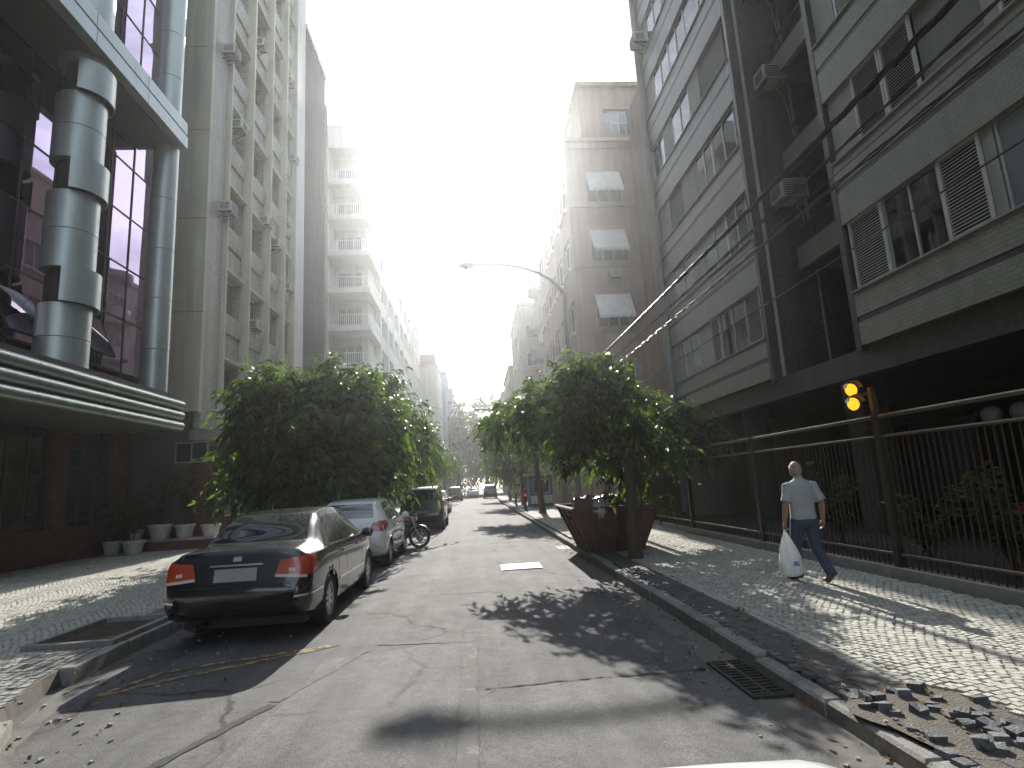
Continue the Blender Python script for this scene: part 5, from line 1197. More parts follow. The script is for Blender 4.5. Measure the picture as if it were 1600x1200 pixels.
def car(name, label, loc, keys, paint, wheels, wr, feats, group=None, rz=0.0):
    t = thing(name, label, 'car', loc, group, local=True, rz=rz)
    K = np.array(keys, float); L_ = K[-1, 0]
    ys = np.unique(np.concatenate([np.linspace(0, 0.3, 14), np.linspace(0.3, L_-0.3, 74), np.linspace(L_-0.3, L_, 12)]))
    T = np.stack([np.interp(ys, K[:, 0], K[:, j]) for j in range(1, 6)], 1)
    for j in range(5): T[:, j] = smooth1(T[:, j], 2)
    secs = []
    for (zb, wb, zs, zt, wt) in T:
        h = zs-zb; bx, bz = wb*0.965, zs
        pts = [(0, zb), (wb*0.5, zb), (wb*0.82, zb), (wb*0.94, zb+0.04), (wb*0.985, zb+0.13), (wb, zb+0.3*h), (wb*1.0, zb+0.5*h), (wb*0.995, zb+0.68*h), (wb*0.985, zb+0.84*h), (wb*0.975, zb+0.94*h), (bx, bz)]
        e = (wt, zt-0.045)
        for s in (0.12, 0.3, 0.5, 0.7, 0.88): pts.append((bx+(e[0]-bx)*s+0.02*math.sin(PI*s), bz+(e[1]-bz)*s))
        pts += [(wt*0.97, zt-0.022), (wt*0.88, zt-0.010), (wt*0.6, zt-0.003), (wt*0.3, zt), (0, zt)]
        secs.append(pts)
    S = np.array(secs); ns, npt = S.shape[:2]
    V = np.zeros((ns, npt, 3)); V[:, :, 0] = S[:, :, 0]; V[:, :, 1] = ys[:, None]; V[:, :, 2] = S[:, :, 1]
    AR = wr+0.055
    full = MB()          # uncut shell for projecting trims
    cut = MB()
    for sgn in (1, -1):
        W = V.copy(); W[:, :, 0] *= sgn
        vv = [tuple(p) for p in W.reshape(-1, 3)]
        ff = [(i*npt+j, (i+1)*npt+j, (i+1)*npt+j+1, i*npt+j+1) for i in range(ns-1) for j in range(npt-1)]
        full.add(vv, ff)
        W2 = W.copy()
        for wy in wheels:
            dy, dz = W2[:, :, 1]-wy, W2[:, :, 2]-wr; d = np.hypot(dy, dz)
            sel = (np.abs(d-AR) < 0.045) & (np.arange(npt)[None, :] >= 3) & (np.arange(npt)[None, :] <= 10)
            W2[:, :, 1] = np.where(sel, wy+dy/np.maximum(d, 1e-4)*AR, W2[:, :, 1]); W2[:, :, 2] = np.where(sel, wr+dz/np.maximum(d, 1e-4)*AR, W2[:, :, 2])
        vv2 = [tuple(p) for p in W2.reshape(-1, 3)]; f2 = []
        for f in ff:
            c = np.mean([vv2[i] for i in f], 0); j = f[0] % npt
            if j >= 2 and j < 11 and any(math.hypot(c[1]-wy, c[2]-wr) < AR-0.002 for wy in wheels): continue
            f2.append(f if sgn == 1 else f[::-1])
        cut.add(vv2, f2, True)
    n = npt
    cut.add([tuple(p) for p in V[0]]+[(-p[0], p[1], p[2]) for p in V[0]][::-1], [tuple(range(2*n))]); cut.add([tuple(p) for p in V[-1]]+[(-p[0], p[1], p[2]) for p in V[-1]][::-1], [tuple(range(2*n))[::-1]])
    full.f += [f for f in cut.f[-2:]] and []
    me = cut.mesh('body'); bm = bmesh.new(); bm.from_mesh(me); bmesh.ops.remove_doubles(bm, verts=bm.verts, dist=0.0004); bmesh.ops.recalc_face_normals(bm, faces=bm.faces); bm.to_mesh(me); bm.free()
    body = link('body', me, paint, t)
    bvh = BVHTree.FromPolygons([Vector(p) for p in full.v], full.f)
    def hit(o, d):
        r_ = bvh.ray_cast(Vector(o), Vector(d).normalized())
        if r_[0] is None:
            r_ = bvh.find_nearest(Vector(o)+Vector(d).normalized()*1.5)
        nn = r_[1]
        if nn.dot(Vector(d)) > 0: nn = -nn
        return r_[0], nn
    def patch(nm, m, fn, d, nu=10, nv=6, off=0.006, parent=None):
        """a trim piece laid on the body: fn(u,v) gives the start of a ray along d"""
        q = MB(); A, C_ = [], []
        for i in range(nu+1):
            for j in range(nv+1):
                p, nn = hit(fn(i/nu, j/nv), d); A.append(p+nn*off); C_.append(p-nn*0.01)
        W_ = nv+1; q.add([tuple(p) for p in A], [(i*W_+j, (i+1)*W_+j, (i+1)*W_+j+1, i*W_+j+1) for i in range(nu) for j in range(nv)], True)
        rim = [i*W_ for i in range(nu+1)]+[nu*W_+j for j in range(1, nv+1)]+[i*W_+nv for i in range(nu-1, -1, -1)]+[j for j in range(nv-1, 0, -1)]
        m_ = len(rim); q.add([tuple(A[i]) for i in rim]+[tuple(C_[i]) for i in rim], [(i, (i+1) % m_, m_+(i+1) % m_, m_+i) for i in range(m_)])
        return q.build(nm, m, parent or t)
    def bil(c):
        return lambda u, v: Vector(c[0]).lerp(Vector(c[1]), u).lerp(Vector(c[3]).lerp(Vector(c[2]), u), v)
    def rear(nm, m, c, off=0.006, nu=10, nv=6, y=-1.0, d=(0, 1, 0), parent=None): return patch(nm, m, bil([(x, y, z) for x, z in c]), d, nu, nv, off, parent)
    def side(nm, m, c, s, off=0.005, nu=10, nv=5, parent=None): return patch(nm, m, bil([(s*1.6, y, z) for y, z in c]), (-s, 0, 0), nu, nv, off, parent)
    # wheels: tyre, rim, spokes
    for wy in wheels:
        for s in (1, -1):
            xo = s*(feats['track']); w = thing_local('wheel', t, (xo, wy, wr))
            MB().lathe([(wr*0.66, -0.095*1), (wr*0.93, -0.1), (wr, -0.075), (wr, 0.075), (wr*0.93, 0.1), (wr*0.66, 0.095), (wr*0.66, -0.095)], 32, axis='x').build('tyre', MATS['black_rubber'], w)
            q = MB().lathe([(wr*0.67, 0.092*s), (wr*0.62, 0.085*s), (wr*0.6, 0.03*s), (0.0, 0.03*s)], 28, axis='x')
            for k in range(feats.get('spokes', 10)):
                a = 2*PI*k/feats.get('spokes', 10); R_ = Matrix.Rotation(a, 3, 'X'); b_ = MB(); b_.box(0.035, 0.078, -0.022, 0.022, 0.03, wr*0.63)
                q.add([tuple(R_ @ Vector((p[0]*s, p[1], p[2]))) for p in b_.v], b_.f)
            q.lathe([(0.055, 0.03*s), (0.055, 0.085*s), (0.0, 0.09*s)], 14, axis='x'); q.build('rim', MATS['rim_alloy'], w)
            q = MB().lathe([(AR-0.004, s*-0.30), (AR-0.004, s*0.035)], 26, axis='x', a0=-0.25, a1=PI+0.25); o = q.build('wheel_well', MATS['black_plastic'], t); o.location = (s*(K[:, 2].max()-0.04), wy, wr)
            lp = []
            for a in np.linspace(-0.35, PI+0.35, 26):
                p, nn = hit((s*1.6, wy+AR*math.cos(a), wr+AR*math.sin(a)), (-s, 0, 0)); lp.append(Vector((p.x+s*0.002, wy+AR*math.cos(a), wr+AR*math.sin(a))))
            MB().tube(lp, 0.011, 6).build('arch_lip', paint, t)
    MB().box(-0.7, 0.7, 0.35, L_-0.4, 0.16, 0.30).build('underbody', MATS['black_plastic'], t)
    feats['build'](t, rear, side, patch, hit, body)
    return t
def thing_local(name, parent, loc):
    o = bpy.data.objects.new(name, None); COL.objects.link(o); o.parent = parent; o.location = loc; o['_local'] = 1; o.empty_display_size = 0.1; return o

def mirrors(t, paint, y, z, w):
    for s in (1, -1):
        q = MB().lathe([(0.0, -0.1), (0.05, -0.09), (0.075, -0.02), (0.07, 0.06), (0.0, 0.09)], 12, (s*(w+0.11), y, z), axis='x'); q.tube([(s*(w-0.03), y+0.03, z-0.04), (s*(w+0.06), y, z)], 0.022, 6); o = q.build('mirror', paint, t)
sedan_keys = [(0, .42, .68, .60, .66, .58), (.04, .35, .77, .70, .82, .68), (.09, .31, .815, .84, 1.0, .71), (.16, .28, .84, .92, 1.06, .70), (.5, .24, .86, .955, 1.085, .69), (.72, .23, .865, .965, 1.10, .665), (1.05, .22, .865, .97, 1.30, .60), (1.4, .21, .865, .97, 1.435, .555), (1.8, .2, .865, .965, 1.475, .565), (2.3, .2, .865, .955, 1.475, .57), (2.75, .2, .865, .945, 1.43, .565), (3.05, .2, .865, .94, 1.29, .60), (3.45, .2, .86, .935, 1.05, .68), (3.8, .22, .85, .90, .98, .68), (4.2, .25, .81, .82, .90, .64), (4.42, .3, .74, .70, .78, .55), (4.52, .38, .62, .54, .62, .48)]
def sedan_build(t, rear, side, patch, hit, body):
    rear('rear_window', MATS['car_glass'], [(-.60, 1.115), (.60, 1.115), (.505, 1.40), (-.505, 1.40)], .006, 14, 10)
    patch('windscreen', MATS['car_glass'], lambda u, v: Vector((-.62+1.24*u+(.1-.2*u)*v, 6, 1.06+.34*v)), (0, -1, 0), 12, 8)
    for s in (1, -1):
        side('side_window', MATS['car_glass'], [(1.05, .985), (1.85, .985), (1.82, 1.37), (1.42, 1.35)], s, .005, 12, 8)
        side('side_window', MATS['car_glass'], [(1.93, .985), (2.98, .965), (2.62, 1.35), (1.92, 1.375)], s, .005, 12, 8)
        side('quarter_window', MATS['car_glass'], [(.82, .995), (1.0, .99), (1.34, 1.32), (1.22, 1.27)], s, .005, 6, 6)
        lamp = rear('tail_lamp', MATS['tail_red'], [(s*.44, .75), (s*.80, .72), (s*.79, .955), (s*.50, .93)], .010, 10, 8)
        side('tail_lamp', MATS['tail_red'], [(.09, .735), (.42, .80), (.34, .95), (.12, .965)], s, .009, 8, 6)
        rear('lamp_strip', MATS['tail_clear'], [(s*.45, .745), (s*.79, .715), (s*.79, .745), (s*.46, .775)], .013, 10, 2)
        rear('bumper_trim', MATS['chrome'], [(s*.36, .50), (s*.80, .515), (s*.80, .535), (s*.36, .52)], .012, 10, 2)
        side('bumper_trim', MATS['chrome'], [(.05, .515), (.50, .53), (.50, .55), (.05, .535)], s, .010, 8, 2)
        side('side_moulding', MATS['chrome'], [(1.42, .50), (3.1, .48), (3.1, .505), (1.42, .525)], s, .010, 14, 2)
        for y in (1.40, 1.89, 3.02): side('door_seam', MATS['black_plastic'], [(y, .30), (y+.008, .30), (y+.008, .96), (y, .96)], s, .0015, 1, 8)
        for y in (1.62, 2.62): side('door_handle', MATS['paint_dark'], [(y, .845), (y+.17, .84), (y+.17, .87), (y, .875)], s, .028, 5, 2)
        for (a, b, c, d) in (((.98, .985), (3.02, .965), (3.0, .985), (1.0, 1.005)),): side('waist_trim', MATS['black_plastic'], [a, b, c, d], s, .008, 14, 2)
        rear('lamp_lens', MATS['tail_clear'], [(s*.60, .80), (s*.67, .795), (s*.67, .83), (s*.60, .835)], .013, 4, 3, parent=None)
        patch('headlamp', MATS['tail_clear'], lambda u, v, s=s: Vector((s*(.42+.3*u), 6, .66+.13*v)), (0, -1, 0), 6, 4, .008)
    rear('number_plate', MATS['plate_grey'], [(-.24, .72), (.24, .72), (.24, .86), (-.24, .86)], .014, 6, 3)
    rear('boot_chrome', MATS['chrome'], [(-.3, .885), (.3, .885), (.3, .905), (-.3, .905)], .016, 8, 2)
    rear('badge', MATS['chrome'], [(-.05, .935), (.05, .935), (.045, .985), (-.045, .985)], .012, 3, 3)
    rear('boot_seam', MATS['black_plastic'], [(-.62, .665), (.62, .665), (.62, .675), (-.62, .675)], .002, 12, 1)
    rear('bumper_seam', MATS['black_plastic'], [(-.78, .60), (.78, .60), (.78, .606), (-.78, .606)], .002, 14, 1)
    rear('lower_bumper', MATS['black_plastic'], [(-.6, .36), (.6, .36), (.6, .44), (-.6, .44)], .006, 10, 2)
    MB().tube([(0.0, 1.55, 1.455), (0.0, 1.30, 1.72)], .006, 5).build('antenna', MATS['black_plastic'], t)
    mirrors(t, MATS['paint_dark'], 2.95, 1.0, .86)
    MB().tube([(-.45, .02, .22), (-.45, .35, .22)], .03, 8).build('exhaust', MATS['iron'], t)
car('parked_car', 'dark four door saloon car parked at the left kerb', (-2.83, 7.02, 0), sedan_keys, MATS['paint_dark'], (.95, 3.62), .315, {'track': .755, 'spokes': 9, 'build': sedan_build})
hatch_keys = [(0, .40, .66, .58, .64, .56), (.03, .35, .76, .70, .82, .66), (.08, .31, .81, .86, .96, .70), (.14, .28, .83, .93, 1.05, .70), (.34, .25, .845, .99, 1.30, .60), (.5, .24, .85, .99, 1.44, .53), (.62, .23, .855, .99, 1.475, .545), (1.1, .21, .86, .975, 1.51, .56), (1.8, .2, .86, .96, 1.515, .565), (2.3, .2, .86, .95, 1.47, .565), (2.62, .2, .86, .945, 1.34, .60), (3.0, .2, .855, .94, 1.09, .67), (3.4, .22, .84, .91, 1.0, .68), (3.75, .25, .80, .83, .91, .63), (3.95, .3, .72, .70, .78, .54), (4.02, .38, .6, .55, .62, .46)]
def hatch_build(t, rear, side, patch, hit, body):
    rear('rear_window', MATS['car_glass'], [(-.56, 1.10), (.56, 1.10), (.49, 1.40), (-.49, 1.40)], .006, 12, 8)
    patch('windscreen', MATS['car_glass'], lambda u, v: Vector((-.62+1.24*u+(.1-.2*u)*v, 6, 1.09+.34*v)), (0, -1, 0), 12, 8)
    for s in (1, -1):
        side('side_window', MATS['car_glass'], [(.62, 1.03), (1.42, 1.0), (1.42, 1.41), (.80, 1.39)], s, .005, 10, 8)
        side('side_window', MATS['car_glass'], [(1.5, 1.0), (2.55, .975), (2.2, 1.37), (1.5, 1.41)], s, .005, 10, 8)
        rear('tail_lamp', MATS['tail_red'], [(s*.46, .84), (s*.78, .80), (s*.74, 1.02), (s*.56, 1.0)], .010, 8, 6)
        side('tail_lamp', MATS['tail_red'], [(.09, .82), (.40, .93), (.34, 1.02), (.14, 1.02)], s, .009, 8, 6)
        for y in (.95, 1.46, 2.6): side('door_seam', MATS['black_plastic'], [(y, .32), (y+.008, .32), (y+.008, .97), (y, .97)], s, .0015, 1, 8)
        for y in (1.15, 2.2): side('door_handle', MATS['black_plastic'], [(y, .85), (y+.16, .845), (y+.16, .875), (y, .88)], s, .026, 5, 2)
        side('side_moulding', MATS['black_plastic'], [(1.05, .5), (2.65, .48), (2.65, .53), (1.05, .55)], s, .01, 10, 2)
        patch('headlamp', MATS['tail_clear'], lambda u, v, s=s: Vector((s*(.42+.3*u), 6, .68+.13*v)), (0, -1, 0), 6, 4, .008)
    rear('number_plate', MATS['plate_grey'], [(-.22, .62), (.22, .62), (.22, .75), (-.22, .75)], .014, 6, 3)
    rear('boot_seam', MATS['black_plastic'], [(-.6, .60), (.6, .60), (.6, .607), (-.6, .607)], .002, 12, 1)
    rear('lower_bumper', MATS['black_plastic'], [(-.6, .37), (.6, .37), (.6, .47), (-.6, .47)], .006, 10, 2)
    rear('badge', MATS['chrome'], [(-.05, .95), (.05, .95), (0.045, 1.0), (-.045, 1.0)], .012, 3, 3)
    mirrors(t, body.data.materials[0], 2.5, 1.03, .86)
car('parked_car', 'white hatchback parked ahead of the dark saloon', (-2.86, 12.85, 0), hatch_keys, MATS['paint_white'], (.70, 3.22), .30, {'track': .75, 'spokes': 7, 'build': hatch_build})
suv_keys = [(0, .45, .70, .62, .70, .62), (.03, .40, .80, .76, .98, .72), (.07, .36, .85, .90, 1.12, .74), (.12, .34, .87, 1.0, 1.22, .72), (.25, .32, .88, 1.05, 1.55, .64), (.36, .3, .885, 1.05, 1.70, .60), (.6, .29, .89, 1.05, 1.745, .62), (1.5, .28, .89, 1.04, 1.76, .63), (2.2, .28, .89, 1.03, 1.71, .62), (2.6, .28, .89, 1.03, 1.55, .66), (2.95, .28, .885, 1.02, 1.18, .72), (3.4, .3, .87, .98, 1.10, .72), (3.8, .33, .84, .9, 1.0, .68), (4.05, .38, .76, .76, .86, .6), (4.15, .44, .64, .6, .68, .5)]
def suv_build(t, rear, side, patch, hit, body):
    rear('rear_window', MATS['car_glass'], [(-.62, 1.22), (.62, 1.22), (.56, 1.62), (-.56, 1.62)], .006, 10, 8)
    patch('windscreen', MATS['car_glass'], lambda u, v: Vector((-.66+1.32*u+(.1-.2*u)*v, 6, 1.2+.4*v)), (0, -1, 0), 10, 8)
    for s in (1, -1):
        for c in ([(.45, 1.1), (1.05, 1.1), (1.05, 1.62), (.52, 1.62)], [(1.12, 1.1), (1.75, 1.09), (1.75, 1.64), (1.12, 1.64)], [(1.82, 1.09), (2.6, 1.07), (2.3, 1.58), (1.82, 1.64)]): side('side_window', MATS['car_glass'], c, s, .005, 8, 6)
        rear('tail_lamp', MATS['tail_red'], [(s*.66, .85), (s*.84, .85), (s*.80, 1.2), (s*.66, 1.2)], .010, 6, 8)
        patch('headlamp', MATS['tail_clear'], lambda u, v, s=s: Vector((s*(.44+.3*u), 6, .78+.13*v)), (0, -1, 0), 6, 4, .008)
        for y in (1.08, 1.79): side('door_seam', MATS['black_plastic'], [(y, .4), (y+.008, .4), (y+.008, 1.04), (y, 1.04)], s, .0015, 1, 8)
        MB().tube([(s*.56, .5, 1.77), (s*.57, 1.4, 1.80), (s*.56, 2.1, 1.76)], .018, 6).build('roof_rail', MATS['chrome'], t)
    rear('number_plate', MATS['plate_grey'], [(-.24, .66), (.24, .66), (.24, .8), (-.24, .8)], .014, 6, 3)
    rear('lower_bumper', MATS['black_plastic'], [(-.75, .44), (.75, .44), (.75, .6), (-.75, .6)], .01, 10, 2)
    mirrors(t, body.data.materials[0], 2.5, 1.15, .9)
F_SUV = {'track': .79, 'spokes': 6, 'build': suv_build}
suv = car('parked_car', 'dark utility vehicle parked past the motorcycle', (-2.25, 23.4, 0), suv_keys, MATS['paint_graphite'], (.75, 3.3), .345, F_SUV)
car('parked_car', 'silver hatchback parked beyond the dark utility vehicle', (-2.7, 29.6, 0), hatch_keys, MATS['paint_silver'], (.70, 3.22), .30, {'track': .75, 'spokes': 7, 'build': hatch_build})
car('parked_car', 'white car parked farther along the left kerb', (-2.7, 38.0, 0), hatch_keys, MATS['paint_white'], (.70, 3.22), .30, {'track': .75, 'spokes': 7, 'build': hatch_build})
c = copy_tree(suv); c.location = (1.75, 76, 0); c['label'] = 'dark utility vehicle standing in the right lane far down the street'
car('distant_car', 'silver saloon driving away at the far end of the street', (-0.6, 84, 0), sedan_keys, MATS['paint_silver'], (.95, 3.62), .315, {'track': .755, 'spokes': 9, 'build': sedan_build})
c = copy_tree(suv); c.location = (-2.7, 70, 0); c['label'] = 'dark utility vehicle parked far down the left kerb'
# the white car that carries the camera: its bonnet edge shows at the foot of the picture
car('white_car', 'white car whose bonnet edge shows at the foot of the view', (0.24, -2.15, 0), hatch_keys, MATS['paint_white'], (.70, 3.22), .30, {'track': .75, 'spokes': 7, 'build': hatch_build})

# motorcycle parked nose out between the cars
mo = thing('motorcycle', 'red and black motorcycle parked across the kerb with front wheel out', 'motorcycle', (-2.35, 17.1, 0), local=True)
def mwheel(x):
    w = thing_local('wheel', mo, (x, 0, .31)); MB().lathe([(.24, -.045), (.29, -.05), (.31, -.02), (.31, .02), (.29, .05), (.24, .045), (.24, -.045)], 30, axis='y').build('tyre', MATS['black_rubber'], w)
    q = MB().lathe([(.245, -.03), (.225, -.03), (.225, .03), (.245, .03)], 30, axis='y'); q.lathe([(.0, -.05), (.05, -.05), (.05, .05), (0, .05)], 12, axis='y')
    for k in range(10):
        a = 2*PI*k/10; q.tube([(0.03*math.cos(a), 0, 0.03*math.sin(a)), (.23*math.cos(a), 0, .23*math.sin(a))], .008, 4)
    q.build('rim', MATS['rim_alloy'], w); MB().lathe([(.06, .055), (.12, .055), (.12, .06), (.06, .06)], 20, axis='y').build('brake_disc', MATS['chrome'], w)
mwheel(.65); mwheel(-.62)
q = MB()
for s in (.07, -.07): q.tube([(.65, s, .31), (.42, s, .92)], .02, 8)
q.build('fork', MATS['chrome'], mo)
MB().tube([(.44, 0, .86), (.1, 0, .72), (-.35, 0, .70), (-.45, 0, .45), (.0, 0, .28), (.3, 0, .32), (.44, 0, .86)], .022, 8).build('frame', MATS['black_plastic'], mo)
MB().lathe([(0, -.26), (.09, -.24), (.15, -.08), (.155, .08), (.11, .24), (0, .28)], 16, (.14, 0, .82), axis='x').build('fuel_tank', MATS['paint_red'], mo)
q = MB(); q.box(-.62, -.08, -.12, .12, .76, .85); q.build('seat', MATS['black_plastic'], mo)
q = MB(); q.box(-.14, .24, -.13, .13, .30, .58); q.lathe([(.09, -.14), (.09, .14)], 14, (.12, 0, .48), axis='y'); q.build('engine', MATS['iron'], mo)
MB().tube([(.40, -.36, 1.06), (.38, -.2, 1.02), (.42, 0, .98), (.38, .2, 1.02), (.40, .36, 1.06)], .014, 8).build('handlebar', MATS['black_plastic'], mo)
MB().lathe([(0, -.08), (.09, -.05), (.1, .05), (.09, .06), (0, .065)], 16, (.52, 0, .88), axis='x').build('headlamp', MATS['chrome'], mo)
MB().lathe([(.345, -.06), (.345, .06), (.335, .06), (.335, -.06)], 20, (.65, 0, .31), axis='y', a0=.5, a1=2.6).build('mudguard', MATS['paint_red'], mo)
MB().lathe([(.36, -.08), (.36, .08), (.35, .08), (.35, -.08)], 20, (-.62, 0, .33), axis='y', a0=.6, a1=2.9).build('mudguard', MATS['black_plastic'], mo)
MB().tube([(.2, -.13, .32), (-.2, -.16, .28), (-.75, -.18, .36)], [.025, .03, .05], 8).build('exhaust', MATS['chrome'], mo)
for s in (1, -1):
    q = MB().tube([(.39, s*.22, 1.02), (.34, s*.30, 1.2)], .007, 5); q.lathe([(0, -.01), (.06, -.008), (.06, .008), (0, .01)], 12, (.33, s*.32, 1.22), axis='x'); q.build('mirror', MATS['black_plastic'], mo)
MB().tube([(-.05, .1, .3), (-.08, .28, .0)], .012, 6).build('side_stand', MATS['iron'], mo)
mo.rotation_euler.z = math.radians(-8)

# ---------------------------------------------------------------- rusty skip with rubbish
flare_rust = mat('flare_rusty_steel', (0.125, 0.065, 0.05), rough=0.75, var=0.3, scale=4, bump=0.3, bscale=30, dirt=(0.06, 0.045, 0.04), dirt_amt=0.7, streak=0.3)  # rusty brown with the red of a lens flare painted into it
sk = thing('skip', 'rusty brown waste skip with lens flare red in its colour, piled with bags standing at the right kerb', 'skip', (2.9, 13.2, ZP))
tx0, tx1, ty0, ty1, tz = 1.98, 3.80, 11.95, 14.6, 1.06; bx0, bx1, by0, by1, bz = 2.36, 3.5, 12.35, 14.2, 0.15
To = [(tx0, ty0, tz), (tx1, ty0, tz), (tx1, ty1, tz), (tx0, ty1, tz)]; Bo = [(bx0, by0, bz), (bx1, by0, bz), (bx1, by1, bz), (bx0, by1, bz)]
for i in range(4):
    a, b, c, d = Vector(Bo[i]), Vector(Bo[(i+1) % 4]), Vector(To[(i+1) % 4]), Vector(To[i]); n_ = (b-a).cross(d-a).normalized()*0.012
    q = MB(); P = [a, b, c, d]; q.add([tuple(p+n_) for p in P]+[tuple(p-n_) for p in P], [(0, 1, 2, 3), (7, 6, 5, 4), (0, 4, 5, 1), (1, 5, 6, 2), (2, 6, 7, 3), (3, 7, 4, 0)]); q.build('side_plate', flare_rust, sk)
    for u in (0.2, 0.5, 0.8):
        p0, p1 = a.lerp(b, u)+n_*2, d.lerp(c, u)+n_*2; MB().tube([p0, p1], 0.03, 4, smooth=False).build('rib', flare_rust, sk)
    MB().tube([d, c], 0.04, 8).build('rim', flare_rust, sk)
MB().box(bx0, bx1, by0, by1, ZP, bz+0.01).build('floor_plate', flare_rust, sk)
for y in (12.7, 13.9):
    for x, s in ((tx0+0.12, -1), (tx1-0.12, 1)): MB().tube([(x-0.02*s, y, 0.85), (x+0.12*s, y, 0.85)], 0.035, 10).build('lifting_lug', MATS['iron'], sk)
def blob(name, label, c, r_, m, seed, cat, group=None, amp=0.25):
    R_ = np.random.default_rng(seed); ph = R_.uniform(0, 6.28, 12); q = MB(); vv = []; nu, nv = 22, 12
    for j in range(nv+1):
        for i in range(nu):
            a, b = 2*PI*i/nu, PI*(j/nv-0.5); k = 1+amp*(0.4*math.sin(3*a+ph[0]+2*b)+0.3*math.sin(5*a+ph[1]-3*b)+0.3*math.sin(7*b+ph[2]+a)+0.25*math.sin(9*a+5*b+ph[3]))
            vv.append((c[0]+r_[0]*k*math.cos(b)*math.cos(a), c[1]+r_[1]*k*math.cos(b)*math.sin(a), c[2]+r_[2]*k*math.sin(b)))
    q.add(vv, [(j*nu+i, j*nu+(i+1) % nu, (j+1)*nu+(i+1) % nu, (j+1)*nu+i) for j in range(nv) for i in range(nu)], True)
    return tag(q.build(name, m), label, cat, group)
bagm = mat('black_bag', (0.02, 0.02, 0.022), rough=0.28, var=0.3, scale=6, bump=0.8, bscale=9, spec=0.6); clr = mat('clear_bag', (0.5, 0.5, 0.48), rough=0.3, var=0.2, scale=6, bump=0.8, bscale=8, spec=0.6)
blob('rubbish_bag', 'shiny black rubbish bag heaped in the middle of the skip', (2.85, 12.5, 1.05), (.38, .4, .27), bagm, 1, 'rubbish bag', 'bags in the skip')
blob('rubbish_bag', 'black rubbish bag against the right rim of the skip', (3.35, 12.7, 1.0), (.36, .4, .25), bagm, 2, 'rubbish bag', 'bags in the skip')
blob('rubbish_bag', 'pale clear plastic sack flopping over the skip front rim', (2.55, 12.15, 1.04), (.22, .25, .2), clr, 3, 'rubbish bag', 'bags in the skip', .35)
blob('rubbish_bag', 'black rubbish bag at the back of the skip', (2.6, 13.5, 1.0), (.42, .45, .28), bagm, 4, 'rubbish bag', 'bags in the skip')
blob('rubble_heap', 'dusty grey rubble filling the skip under the bags', (2.9, 13.2, 0.72), (.72, 1.05, .28), MATS['soil'], 5, 'rubble', None, .12)
q = MB(); q.box(2.0, 2.5, 12.0, 12.03, 0.95, 1.28, Matrix.Rotation(0.18, 3, 'Y')); tag(q.build('broken_board', mat('old_wood', (0.16, 0.10, 0.065), rough=0.85, var=0.3, scale=5, stretch=(1, 1, 6))), 'broken wooden board leaning on the left rim of the skip', 'board')
q = MB(); q.box(2.15, 2.95, 12.25, 12.28, 1.05, 1.15, Matrix.Rotation(-0.15, 3, 'Y')); tag(q.build('timber_plank', MATS['old_wood']), 'long thin plank lying across the rubbish in the skip', 'board')
br = thing('cut_branch', 'cut green branch hanging over the right side of the skip', 'branch', (3.7, 12.1, 1.0))
MB().tube([(3.3, 12.4, 1.05), (3.7, 12.1, 1.16), (3.98, 11.9, 0.98), (4.1, 11.8, 0.55)], [.02, .016, .012, .006], 6).build('stem', MATS['bark'], br)
P_ = rng.uniform([3.5, 11.7, .8], [4.1, 12.4, 1.25], (70, 3)); link('leaves', leaves_mesh('leaves', P_, rng.normal(0, 1, (70, 3))+np.array([[.5, -.3, -.2]]), rng.uniform(.12, .24, 70)), MATS['tree_leaf'], br)['kind'] = 'stuff'

# ---------------------------------------------------------------- kiosk, signs and small things farther along
ki = thing('kiosk', 'small blue street kiosk on the right pavement beyond the slim tree', 'kiosk', (4.1, 38, ZP))
mat('kiosk_blue', (0.07, 0.10, 0.22), rough=0.5, var=0.15, scale=3)
MB().box(3.4, 4.9, 37.2, 39.4, ZP, 2.15).build('cabin', MATS['kiosk_blue'], ki); MB().box(3.2, 5.1, 36.9, 39.6, 2.15, 2.28).build('roof', MATS['alu'], ki)
window(ki, Plane((0, 37.2, 0), (1, 0, 0), (0, -1, 0)), 3.6, 4.7, 1.0, 1.9, 0.01, MATS['alu'], MATS['window_glass'], n=2)
MB().box(3.45, 4.85, 37.14, 37.195, 0.35, 0.85).build('notice_board', MATS['white_frame'], ki)
rs = thing('road_sign', 'round red rimmed road sign on a thin post at the right kerb', 'road sign', (3.0, 46, ZP))
MB().tube([(3.0, 46, ZP), (3.0, 46, 2.75)], .035, 8).build('post', MATS['lamp_grey'], rs)
MB().lathe([(0, -.01), (.30, -.01), (.30, .01), (0, .01)], 24, (3.0, 45.95, 2.45), axis='y').build('disc', mat('sign_red', (0.5, 0.03, 0.03), rough=0.4), rs); MB().lathe([(0, -.016), (.22, -.016)], 24, (3.0, 45.95, 2.45), axis='y').build('face', mat('sign_white', (0.75, 0.75, 0.73), rough=0.4), rs)
bx = thing('litter_bin', 'small red litter bin on a post near the kiosk', 'bin', (2.9, 36, ZP))
MB().tube([(2.9, 36, ZP), (2.9, 36, 1.2)], .03, 8).build('post', MATS['iron'], bx); MB().lathe([(.0, .45), (.17, .45), (.21, 1.1), (.19, 1.1), (.16, .5), (0, .5)], 16, (2.9, 35.78, ZP)).build('bucket', mat('bin_red', (0.42, 0.06, 0.03), rough=0.5), bx)
for i, y in enumerate((33.0, 41.0)):
    t = thing('bollard', ('short iron bollard at the kerb between the slim tree and the kiosk', 'short iron bollard at the kerb just past the kiosk')[i], 'bollard', (2.75, y, ZP), 'iron bollards by the kiosk'); MB().lathe([(.07, 0), (.06, .1), (.05, .75), (.065, .8), (.05, .88), (0, .9)], 14, (2.75, y, ZP)).build('shaft', MATS['iron'], t)
